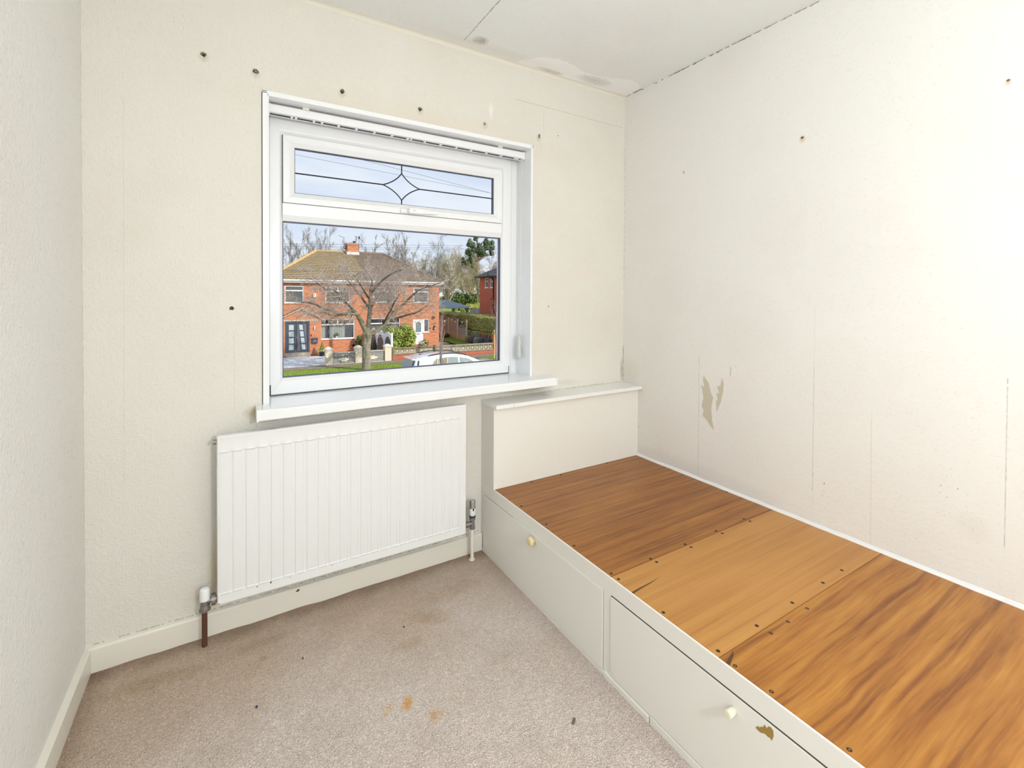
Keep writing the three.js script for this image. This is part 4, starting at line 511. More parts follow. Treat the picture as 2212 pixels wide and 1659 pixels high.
  part('lantern', [rbx(14.24, -1.56, FZ, 14.38, -1.34, FZ + 0.12, 0.02), bx(14.28, -1.34, FZ, 14.34, -1.28, FZ + 0.1)], M.black, h); part('lantern_glass', rbx(14.25, -1.52, FZ + 0.1, 14.37, -1.42, FZ + 0.13, 0.01), M.frosted, h); part('door_bell', rbx(13.93, -1.52, FZ, 13.98, -1.40, FZ + 0.03, 0.008), M.black, h); part('air_brick', rbx(7.92, -2.62, FZ, 8.08, -2.44, FZ + 0.05, 0.01), M.black, h);
  // eaves: soffit, fascia and gutter
  part('soffit', bx(HX0 - 0.3, 2.04, BZ - 0.5, HX1 + 0.3, 2.08, FZ + 0.28), M.frame, h); part('fascia', [bx(HX0 - 0.3, 2.0, FZ + 0.26, HX1 + 0.3, 2.16, FZ + 0.285), bx(HX1 + 0.275, 2.0, BZ - 0.5, HX1 + 0.3, 2.16, FZ + 0.26), bx(HX0 - 0.3, 2.0, BZ - 0.5, HX0 - 0.275, 2.16, FZ + 0.26)], M.frame, h);
  part('gutter', rod([HX0 - 0.32, 2.15, FZ + 0.34], [HX1 + 0.32, 2.15, FZ + 0.34], 0.062, 10), M.frame, h);
  // hip roof: courses of rolled tiles, the two halves in their own colours
  const ey = 2.14, ry = 4.62, RL = 6.05, RR = 11.35, EL = HX0 - 0.34, ER = HX1 + 0.34, EF = FZ + 0.36, EB = BZ - 0.58, RZ = (EF + EB) / 2, N = 19;
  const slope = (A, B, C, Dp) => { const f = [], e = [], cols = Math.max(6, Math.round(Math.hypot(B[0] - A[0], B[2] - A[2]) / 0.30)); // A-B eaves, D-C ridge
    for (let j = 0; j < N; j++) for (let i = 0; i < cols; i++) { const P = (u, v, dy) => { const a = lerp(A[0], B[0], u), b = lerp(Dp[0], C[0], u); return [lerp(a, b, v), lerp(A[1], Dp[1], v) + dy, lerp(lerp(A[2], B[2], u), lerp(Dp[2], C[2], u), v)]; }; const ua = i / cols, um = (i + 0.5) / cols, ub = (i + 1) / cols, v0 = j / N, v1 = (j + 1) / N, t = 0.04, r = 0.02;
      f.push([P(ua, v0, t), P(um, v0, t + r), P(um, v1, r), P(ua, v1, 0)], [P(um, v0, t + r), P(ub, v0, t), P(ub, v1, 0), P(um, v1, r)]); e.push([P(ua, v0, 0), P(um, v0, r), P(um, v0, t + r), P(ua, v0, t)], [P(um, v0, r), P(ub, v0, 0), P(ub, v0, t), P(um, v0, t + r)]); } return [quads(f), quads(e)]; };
  const seam = (A, B, k) => A.map((a, i) => lerp(a, B[i], k)), FA = [EL, ey, EF], FB = [ER, ey, EF], RC = [RR, ry, RZ], RD = [RL, ry, RZ], kE = (CXH + 0.25 - EL) / (ER - EL), kR = (CXH + 0.25 - RL) / (RR - RL), mE = seam(FA, FB, kE), mR = seam(RD, RC, kR);
  const q = rng(71), speck = (base, v) => { let last = null, c = base; return (x, y, z) => { const n = 1 + v * fbm(x * 2.5, y * 3, 3, 3) + 0.22 * fbm(x * 11, y * 9, z * 3, 2); const moss = smooth(0.75, 0.0, Math.abs(x - 8.75 - 0.3 * fbm(x, y * 2, 1))) * smooth(3.3, 4.4, y) * 0.75 * clamp(0.6 + fbm(x * 3, y * 4, 6, 3) * 2); return [lerp(base[0] * n, 0.20, moss), lerp(base[1] * n, 0.20, moss), lerp(base[2] * n, 0.03, moss)]; }; };
  for (const [quad, c, v, l] of [[[FA, mE, mR, RD], [0.37, 0.275, 0.15], 0.4, 'tan tiles of the left half'], [[mE, FB, RC, mR], [0.27, 0.20, 0.145], 0.45, 'browner tiles of the right half']]) { const [tops, butts] = slope(...quad); part('roof_tiles', [vcol(tops, speck(c, v)), tint(butts, c.map((k) => k * 0.30))], M.tint, h, { kind: 'stuff', label: l }); }   // butts coloured dark to draw the shadow gap under each course
  const bk = [[[ER, ey, EF], [ER, ey, EB], RC], [[EL, ey, EB], [EL, ey, EF], RD]]; for (const f of bk) part('roof_side', quads([f]), std({ color: lin(0.33, 0.25, 0.17), roughness: 0.9 }), h); part('roof_back', quads([[[ER, ey, EB], [EL, ey, EB], RD, RC]]), std({ color: lin(0.33, 0.25, 0.17), roughness: 0.9 }), h);
  const ridge = (a, b, n, c, name) => { const gs = []; for (let i = 0; i < n; i++) { const A = a.map((v, k) => lerp(v, b[k], i / n)), B = a.map((v, k) => lerp(v, b[k], (i + 0.97) / n)); gs.push(rod(A, B, 0.115 + 0.008 * (i % 2), 9)); } part(name, gs, std({ color: lin(...c), roughness: 0.9 }), h, { kind: 'stuff' }); };
  ridge(RD, FA, 16, [0.62, 0.40, 0.18], 'hip_tiles'); ridge(RD, mR, 8, [0.48, 0.34, 0.19], 'ridge_tiles'); ridge(mR, RC, 8, [0.26, 0.19, 0.14], 'ridge_tiles'); ridge(RC, FB, 16, [0.25, 0.19, 0.14], 'hip_tiles');
  // chimney
  const ch = new THREE.Group(); ch.name = 'chimney'; h.add(ch); const cz = RZ; part('stack', bx(8.34, 4.2, cz - 0.42, 9.2, 5.2, cz + 0.42), M.brick, ch); part('oversailing_course', [bx(8.30, 5.16, cz - 0.46, 9.24, 5.24, cz + 0.46), bx(8.27, 5.24, cz - 0.49, 9.27, 5.34, cz + 0.49)], M.brick, ch); part('flashing', [bx(8.30, 4.15, cz + 0.36, 9.26, 4.62, cz + 0.47), bx(8.28, 4.3, cz - 0.46, 9.25, 4.68, cz + 0.3)], std({ color: lin(0.75, 0.72, 0.68), roughness: 0.7 }), ch); part('flaunching', cyl(0.4, 0.3, 0.06, 8.77, 5.36, cz, 12), M.slate, ch); part('pot', lathe([[0.09, 0], [0.1, 0.12], [0.12, 0.13], [0.12, 0.2], [0.08, 0.2], [0.07, 0]], 14).translate(8.97, 5.36, cz), M.slate, ch); part('strap', [bx(8.27, 4.9, cz - 0.44, 8.33, 4.95, cz + 0.44), bx(8.27, 5.04, cz - 0.44, 8.33, 5.09, cz + 0.44), bx(8.1, 4.92, cz - 0.02, 8.3, 4.95, cz + 0.02), bx(8.1, 5.05, cz - 0.02, 8.3, 5.08, cz + 0.02)], M.black, ch);
  // gabled porch with the grey double door
  const P = new THREE.Group(); P.name = 'porch'; h.add(P); const pz = FZ + 0.8, px0 = 3.1, px1 = 5.66, dx0 = 3.40, dx1 = 4.92, dy0 = -2.74, dy1 = -0.63, ax = 4.40, ay = 0.22, ep = -0.43;
  part('wall', [ext([[px0, -3.15], [px1, -3.15], [px1, ep], [ax, ay - 0.02], [px0, ep]], 0.2, pz - 0.2, [rect(dx0, dy0, dx1, dy1)]), bx(px0, -3.15, FZ, px0 + 0.2, ep, pz - 0.2), bx(px1 - 0.2, -3.15, FZ, px1, ep, pz - 0.2)], M.brick, P); part('lintel', bx(px0 - 0.005, -0.61, pz - 0.05, px1 + 0.005, -0.52, pz + 0.012), std({ color: lin(0.62, 0.55, 0.42), roughness: 0.9 }), P);
  const rp = (s) => { const ex = s < 0 ? px0 - 0.14 : px1 + 0.12, f = []; for (let i = 0; i < 7; i++) { const A = (k, l) => [lerp(ex, ax, k / 7), lerp(ep - 0.06, ay + 0.06, k / 7) + (l ? 0.03 : 0)]; const a = A(i, 1), b = A(i + 1, 0); f.push([[a[0], a[1], pz + 0.14], [b[0], b[1], pz + 0.14], [b[0], b[1], FZ], [a[0], a[1], FZ]], [[a[0], a[1] - 0.05, pz + 0.14], [a[0], a[1], pz + 0.14], [a[0], a[1], FZ], [a[0], a[1] - 0.05, FZ]]); } return quads(s < 0 ? f : f.map((k) => k.slice().reverse())); };
  part('slates', rp(-1), M.slate, P); part('slates', rp(1), M.slate, P); part('bargeboard', [ext([[px0 - 0.16, ep - 0.1], [ax, ay + 0.0], [ax, ay + 0.07], [px0 - 0.16, ep - 0.02]], 0.03, pz + 0.12), ext([[px1 + 0.14, ep - 0.1], [ax, ay + 0.0], [ax, ay + 0.07], [px1 + 0.14, ep - 0.02]].reverse(), 0.03, pz + 0.12)], std({ color: lin(0.68, 0.50, 0.33), roughness: 0.7 }), P);
  part('door_frame', [bx(dx0, dy0, pz - 0.15, dx0 + 0.13, dy1, pz - 0.02), bx(dx1 - 0.13, dy0, pz - 0.15, dx1, dy1, pz - 0.02), bx(dx0 + 0.13, dy1 - 0.1, pz - 0.15, dx1 - 0.13, dy1, pz - 0.02), bx(dx0 + 0.13, dy0, pz - 0.15, dx1 - 0.13, dy0 + 0.07, pz - 0.02)], M.anthracite, P);
  const leaf = (x0, x1, l) => { part('door_leaf', bx(x0, dy0 + 0.07, pz - 0.12, x1, dy1 - 0.1, pz - 0.06), M.anthracite, P, { label: l }); };
  leaf(dx0 + 0.13, 4.105, 'door leaf with four square panes'); leaf(4.115, dx1 - 0.13, 'door leaf with a slanting row of panes');
  for (let i = 0; i < 4; i++) { const y = lerp(-2.56, -0.86 - 0.36, i / 3); part('door_pane', rbx(3.64, y, pz - 0.065, 3.94, y + 0.36, pz - 0.052, 0.004), M.frosted, P); const s = (yy) => lerp(4.44, 4.24, (yy + 2.56) / 1.7); part('door_pane', ext([[s(y) + 0.02, y], [s(y) + 0.24, y], [s(y + 0.36) + 0.24, y + 0.36], [s(y + 0.36) + 0.02, y + 0.36]], 0.012, pz - 0.064), M.frosted, P); }
  part('door_groove', [ext([[4.17, -2.6], [4.33, -2.6], [4.22, -0.8], [4.17, -0.8]], 0.008, pz - 0.062), ext([[4.72, -2.6], [4.76, -2.6], [4.72, -0.8], [4.52, -0.8]], 0.008, pz - 0.062)], std({ color: lin(0.16, 0.155, 0.18), roughness: 0.5 }), P);
  part('door_gap', bx(4.103, dy0 + 0.07, pz - 0.062, 4.117, dy1 - 0.1, pz - 0.054), M.black, P); part('door_handle', [rbx(4.05, -1.86, pz - 0.06, 4.08, -1.62, pz - 0.02, 0.008), rbx(4.15, -1.86, pz - 0.06, 4.18, -1.62, pz - 0.02, 0.008), rbx(4.05, -1.72, pz - 0.03, 4.14, -1.69, pz - 0.005, 0.008)], M.chrome, P);
  part('threshold', bx(dx0 - 0.02, dy0 - 0.05, pz - 0.15, dx1 + 0.02, dy0, pz + 0.03), M.concrete, P); part('step', [rbx(3.42, -3.1, pz, 4.95, -2.93, pz + 0.42, 0.02), bx(3.4, -3.1, pz - 0.02, 5.0, -2.8, pz + 0.02)], M.concrete, P);
  part('wall_light', [rbx(5.19, -1.19, pz, 5.26, -0.99, pz + 0.08, 0.02)], M.frame, P); part('door_bell', rbx(4.99, -1.66, pz, 5.05, -1.54, pz + 0.04, 0.01), M.black, P);
  part('letterbox', [rbx(5.07, -2.16, pz, 5.42, -1.84, pz + 0.12, 0.015), rbx(5.05, -1.85, pz, 5.44, -1.79, pz + 0.15, 0.012)], M.anthracite, P, { label: 'grey wall letterbox' }); part('letterbox_badge', rbx(5.17, -2.0, pz + 0.12, 5.31, -1.965, pz + 0.125, 0.004), M.frosted, P);
}
{ // aerials on the chimney
  const mast = (label, x, y0, y1, tip) => { const a = thing('aerial', label, 'aerial', [x, y0, -36.7]); const h = y1 - y0; part('mast', rod([0, 0, 0], [0, h, 0], 0.018), M.steel, a); const d = V3(tip).sub(V3([x, y1, -36.7])), T = [d.x, d.y, 0.0], S = [-d.x * 0.15, -d.y * 0.15, 0]; part('boom', rod(S, T, 0.012).translate(0, h, 0), M.steel, a); for (let i = 0; i < 8; i++) { const k = lerp(-0.1, 1, i / 7); part('element', rod([T[0] * k, T[1] * k + h, -0.16], [T[0] * k, T[1] * k + h, 0.16], 0.007, 4), M.steel, a); } return a; };
  mast('dark television aerial on the stack side towards the tan roof', 8.13, 4.9, 5.78, [7.72, 5.92, -36.7]); const b = mast('grey television aerial with a reflector beyond the chimney pot', 9.30, 4.72, 5.86, [8.98, 5.97, -36.7]); part('reflector', [bx(0.06, 1.06, -0.15, 0.075, 1.22, 0.15), bx(-0.02, 1.02, -0.02, 0.08, 1.26, 0.02)], M.steel, b);
}

/* ---------- front gardens ---------- */
{
  // paving of the forecourt: pale slabs laid in rows
  const p = struct('driveway'); p.userData.label = 'pale grey slab forecourt before the grey double door'; part('bed', bx(1.8, -3.16, -32.7, 5.9, -3.03, -26.95), M.earth, p); const q = rng(81), tones = [0.90, 0.82, 0.97].map((k) => std({ color: lin(0.72 * k, 0.72 * k, 0.75 * k), roughness: 0.9, bumpMap: fineBump, bumpScale: 0.004 }));
  let z = -31.5; for (let j = 0; j < 8; j++) { const d = j % 2 ? 0.45 : 0.66; let x = 1.85 - 0.3 * (j % 2); while (x < 5.85) { const w = [0.45, 0.66, 0.9][Math.floor(q() * 3)], x1 = Math.min(5.88, x + w); if (x1 - x > 0.1) part('slab', rbx(Math.max(1.82, x) + 0.006, -3.05, z + 0.006, x1 - 0.006, -2.99 + 0.004 * q(), z + d - 0.006, 0.008, 1), tones[Math.floor(q() * 3)], p); x = x1; if (x1 >= 5.88) break; } z += d; }
  const g = struct('garden_path'); g.userData.label = 'concrete garden ground in front of the right house'; part('concrete', [bx(5.9, -3.16, -32.7, 9.2, -3.0, -27.2), bx(9.2, -3.16, -32.7, 15.6, -2.84, -27.2), bx(14.72, -3.0, -41, 15.7, -2.72, -32.7), bx(13.2, -2.9, -31.8, 15.7, -2.76, -29.4)], M.concrete, g); part('soil', bx(15.6, -3.1, -42, 30, -2.76, -27.1), M.earth, g);
}
{ // rendered piers with slate-brick panels
  const w = thing('garden_wall', 'low garden wall with three cream piers and grey brick panels', 'wall', [0, 0, 0]), z = -27.0;
  for (const [x0, x1] of [[5.15, 5.56], [6.88, 7.27], [8.70, 9.13]]) { const g = new THREE.Group(); g.name = 'pier'; w.add(g); part('shaft', rbx(x0, -3.1, z - 0.4, x1, -2.12, z, 0.012), M.render, g); const c = new THREE.CylinderGeometry(0.10, 0.335, 0.12, 4, 1).rotateY(Math.PI / 4).translate((x0 + x1) / 2, -2.0, z - 0.2); part('cap', [rbx(x0 - 0.03, -2.13, z - 0.43, x1 + 0.03, -2.055, z + 0.03, 0.012), c], std({ color: lin(0.80, 0.74, 0.66), roughness: 0.9 }), g); }
  const q = rng(83); for (const [x0, x1, cx, cy] of [[5.56, 6.88, 6.2, -2.745], [7.27, 8.70, 7.96, -2.74]]) {
    const g = new THREE.Group(); g.name = 'brick_panel'; w.add(g), part('mortar', bx(x0, -3.1, z - 0.3, x1, -2.36, z - 0.1), std({ color: lin(0.86, 0.82, 0.74), roughness: 1 }), g); const bs = [], bh = 0.054, bl = 0.162; for (let j = 0; j < 12; j++) for (let i = -1; i < 10; i++) { const a = Math.max(x0, x0 + (i + (j % 2) / 2) * bl + 0.010), b = Math.min(x1, x0 + (i + 1 + (j % 2) / 2) * bl - 0.010); if (b - a < 0.02) continue; const k = 0.6 + 0.9 * q(), bl2 = q() < 0.3; bs.push(tint(bx(a, -3.0 + j * bh + 0.009, z - 0.12, b, -3.0 + (j + 1) * bh - 0.009, z - 0.094 + 0.003 * q()), bl2 ? [0.16 * k, 0.14 * k, 0.10 * k] : [0.095 * k, 0.115 * k, 0.15 * k])); }
    part('brick_facing', bs, M.tint, g, { kind: 'stuff' }); part('coping', rbx(x0, -2.37, z - 0.34, x1, -2.30, z - 0.04, 0.01), std({ color: lin(0.52, 0.47, 0.42), roughness: 0.9 }), g); part('plaque', [bx(cx - 0.15, cy - 0.11, z - 0.1, cx + 0.15, cy + 0.11, z - 0.066), bx(cx - 0.3, cy - 0.055, z - 0.1, cx + 0.3, cy + 0.055, z - 0.07)], std({ color: lin(0.85, 0.76, 0.58), roughness: 0.9 }), g); part('plinth', rbx(x0, -3.1, z - 0.3, x1, -2.985, z - 0.06, 0.01), M.render, g); }
}
{ // pierced screen-block wall on a red brick base
  const w = thing('screen_block_wall', 'low wall of pierced concrete star blocks on a red brick base', 'wall', [0, 0, 0]), z = -27.0, con = std({ color: lin(0.66, 0.60, 0.47), roughness: 0.95 }), old = std({ map: groundTex, color: lin(0.62, 0.55, 0.40), roughness: 1 });
  part('brick_base', [bx(9.16, -3.1, z - 0.28, 12.06, -2.66, z - 0.06)], M.brickDark, w); part('brick_base', [bx(12.06, -3.1, z - 0.28, 16.6, -2.76, z - 0.06)], M.brickDark, w);
  const block = (bw, bh) => { const f = 0.022, g = [bx(0, 0, -0.09, bw, f, 0), bx(0, bh - f, -0.09, bw, bh, 0), bx(0, f, -0.09, f, bh - f, 0), bx(bw - f, f, -0.09, bw, bh - f, 0)]; const c = [bw / 2, bh / 2], d = (a, t) => new THREE.BoxGeometry(t, 0.026, 0.07).rotateZ(a).translate(c[0], c[1], -0.045); const D2 = Math.hypot(bw, bh) - 0.05, al = Math.atan2(bh, bw); g.push(d(al, D2), d(-al, D2), d(0, bw - 0.05), d(Math.PI / 2, bh - 0.05)); g.push(new THREE.CylinderGeometry(0.062, 0.062, 0.075, 8).rotateX(Math.PI / 2).translate(c[0], c[1], -0.045)); return join(g); };
  const b1 = block(0.327, 0.31), b2 = block(0.357, 0.36), row = (g, x0, n, step, y) => { for (let i = 0; i < n; i++) { const m = part('screen_block', g, con, w); m.position.set(x0 + i * step, y, z - 0.1); } };
  row(b1, 9.36, 8, 0.33, -2.60); row(b2, 12.24, 12, 0.36, -2.68);
  part('coping', rbx(9.32, -2.29, z - 0.3, 12.04, -2.22, z - 0.02, 0.012), old, w); part('coping', rbx(12.2, -2.32, z - 0.3, 16.6, -2.24, z - 0.02, 0.012), std({ map: groundTex, color: lin(0.85, 0.78, 0.64), roughness: 1 }), w); part('bed_course', rbx(9.32, -2.67, z - 0.29, 12.04, -2.605, z - 0.04, 0.01), old, w); part('bed_course', rbx(12.2, -2.765, z - 0.29, 16.6, -2.685, z - 0.04, 0.01), old, w);
  for (const x of [9.18, 12.06]) part('post', rbx(x, -3.1, z - 0.3, x + 0.15, -2.16, z - 0.01, 0.012), old, w);
}
{ const p = thing('brick_pier', 'red brick gate pier at the end of the star block wall', 'pier', [0, 0, 0]); part('shaft', bx(16.68, -3.1, -27.4, 17.1, -1.62, -27.0), M.brickDark, p); part('cap', rbx(16.64, -1.62, -27.44, 17.14, -1.55, -26.96, 0.01), M.concrete, p); }
{ // trellis fence between the two front gardens: white arched frames, dark weave
  const f = thing('trellis_fence', 'stepped white arched fence panels with dark woven infill between the gardens', 'fence', [0, 0, 0]), x = 9.2, rim = std({ color: lin(0.90, 0.91, 0.93), roughness: 0.6 });
  for (const [z0, z1, edge, peak] of [[-32.6, -30.8, -1.52, -1.22], [-30.75, -28.9, -1.60, -1.24], [-28.85, -27.25, -1.46, -1.22]]) {
    const g = new THREE.Group(); g.name = 'fence_panel'; f.add(g); const arch = (z, lo) => { const u = (z - z0) / (z1 - z0) * 2 - 1; return lerp(edge, peak, Math.pow(Math.cos(u * Math.PI / 2), 1.4)) - lo; }, pts = [], inn = []; for (let i = 0; i <= 14; i++) { const z = lerp(z0, z1, i / 14); pts.push([z, arch(z, 0)]); } for (let i = 0; i <= 14; i++) { const z = lerp(z0 + 0.12, z1 - 0.12, i / 14), u = i / 7 - 1; inn.push([z, lerp(edge - 0.45, peak - 0.32, Math.pow(Math.cos(u * Math.PI / 2), 0.8))]); }
    const turn = (s) => uvm(s.rotateY(-Math.PI / 2)); part('panel_frame', turn(ext([[z0, -3.0], ...pts, [z1, -3.0]].map(([a, b]) => [a, b]), 0.04, 0, [[[z0 + 0.12, -2.9], ...inn, [z1 - 0.12, -2.9]]])).translate(x + 0.02, 0, 0), rim, g);
    const sl = []; for (let k = 0; k < 22; k++) { const z = lerp(z0 + 0.12, z1 - 0.12, (k + 0.5) / 22), u = (k + 0.5) / 11 - 1; sl.push(bx(x - 0.008 + 0.012 * (k % 2), -2.92, z - 0.034, x + 0.0 + 0.012 * (k % 2), lerp(edge - 0.45, peak - 0.32, Math.pow(Math.cos(u * Math.PI / 2), 0.8)) + 0.01, z + 0.034)); } for (let k = 0; k < 10; k++) sl.push(bx(x - 0.014, -2.9 + k * 0.115, z0 + 0.1, x + 0.016, -2.86 + k * 0.115, z1 - 0.1)); part('weave', sl, std({ color: lin(0.14, 0.14, 0.16), roughness: 0.8 }), g, { kind: 'stuff' }); }
  for (const [z, y] of [[-30.78, -1.5], [-28.88, -1.45], [-27.2, -1.24]]) part('post', rbx(x - 0.06, -3.1, z - 0.06, x + 0.06, y, z + 0.06, 0.01), M.frame, f);
}
{ const t = thing('potted_conifer', 'small cone conifer with pale trailing leaves in a black pot beside the porch', 'plant', [5.63, -3.0, -31.35]), q = rng(84); part('pot', lathe([[0.0001, 0], [0.15, 0], [0.16, 0.03], [0.215, 0.28], [0.24, 0.29], [0.24, 0.33], [0.205, 0.33], [0.19, 0.29], [0.0001, 0.27]], 22), M.black, t); part('foliage', leaves(q, 1500, (q) => { const h = Math.pow(q(), 1.4), a = q() * 6.283, r = 0.2 * (1 - h) * (0.8 + 0.3 * q()); return [Math.cos(a) * r, 0.3 + 0.62 * h, Math.sin(a) * r, Math.cos(a), 0.4, Math.sin(a)]; }, 0.035, greens(0.26, 0.30, 0.03)), M.leaf, t, { kind: 'stuff' }); part('trailing_leaves', leaves(q, 420, onBall([[-0.26, 0.33, 0.05, 0.18, 0.1, 0.15], [0.22, 0.36, 0.08, 0.16, 0.1, 0.15], [0, 0.38, 0.15, 0.2, 0.08, 0.12]]), 0.05, greens(0.50, 0.52, 0.25)), M.leaf, t, { kind: 'stuff' }); part('stem', cyl(0.02, 0.01, 0.6, 0, 0.5, 0, 6), M.timber, t); }
{ const t = thing('window_plant', 'small green plant in a white pot behind the net curtain window', 'plant', [6.84, -1.92, -32.81]), q = rng(85); part('pot', lathe([[0.0001, 0], [0.055, 0], [0.075, 0.1], [0.06, 0.1], [0.0001, 0.09]], 14), M.frame, t); part('foliage', leaves(q, 160, onBall([[0, 0.2, 0, 0.13, 0.12, 0.03]]), 0.045, greens(0.20, 0.26, 0.06)), M.leaf, t, { kind: 'stuff' }); }
leafy('rhododendron', 'big glossy green evergreen shrub between trellis fence and white front door', 'shrub', [10.85, -2.85, -30.2], [[-0.55, 0.55, 0, 0.5, 0.5, 0.5], [0.35, 0.55, 0, 0.55, 0.55, 0.5], [-0.35, 1.2, 0, 0.6, 0.45, 0.5], [0.3, 1.45, -0.1, 0.5, 0.5, 0.5], [0.55, 1.05, 0.1, 0.4, 0.5, 0.4], [-0.85, 1.5, 0, 0.3, 0.25, 0.3], [-0.6, 0.2, 0.2, 0.4, 0.3, 0.4]], 5200, 0.085, greens(0.26, 0.36, 0.06, 1.1), 86);
{ const t = leafy('flowering_shrub', 'small shrub with white flowers below the white front door', 'shrub', [12.35, -2.85, -30.1], [[0, 0.35, 0, 0.32, 0.32, 0.3], [0.2, 0.5, 0, 0.25, 0.25, 0.25]], 700, 0.06, greens(0.2, 0.25, 0.06), 87, 0.02), q = rng(88); part('flowers', leaves(q, 60, onBall([[0.02, 0.42, 0.05, 0.34, 0.3, 0.3]]), 0.06, () => [0.85, 0.80, 0.80]), M.leaf, t, { kind: 'stuff' }); }
leafy('dwarf_conifer', 'dark dwarf conifer at the foot of the trellis fence', 'shrub', [8.75, -3.0, -29.6], [[0, 0.25, 0, 0.28, 0.25, 0.25], [0, 0.6, 0, 0.17, 0.3, 0.17], [0, 0.85, 0, 0.08, 0.2, 0.08]], 900, 0.05, greens(0.05, 0.085, 0.035), 89, 0.02);
leafy('ivy_shrub', 'narrow dark green shrub against brick beside the street tree', 'shrub', [8.25, -3.0, -32.3], [[0, 0.5, 0, 0.22, 0.5, 0.2], [0.05, 0.95, 0, 0.16, 0.25, 0.15]], 500, 0.06, greens(0.07, 0.13, 0.03), 90, 0.02);
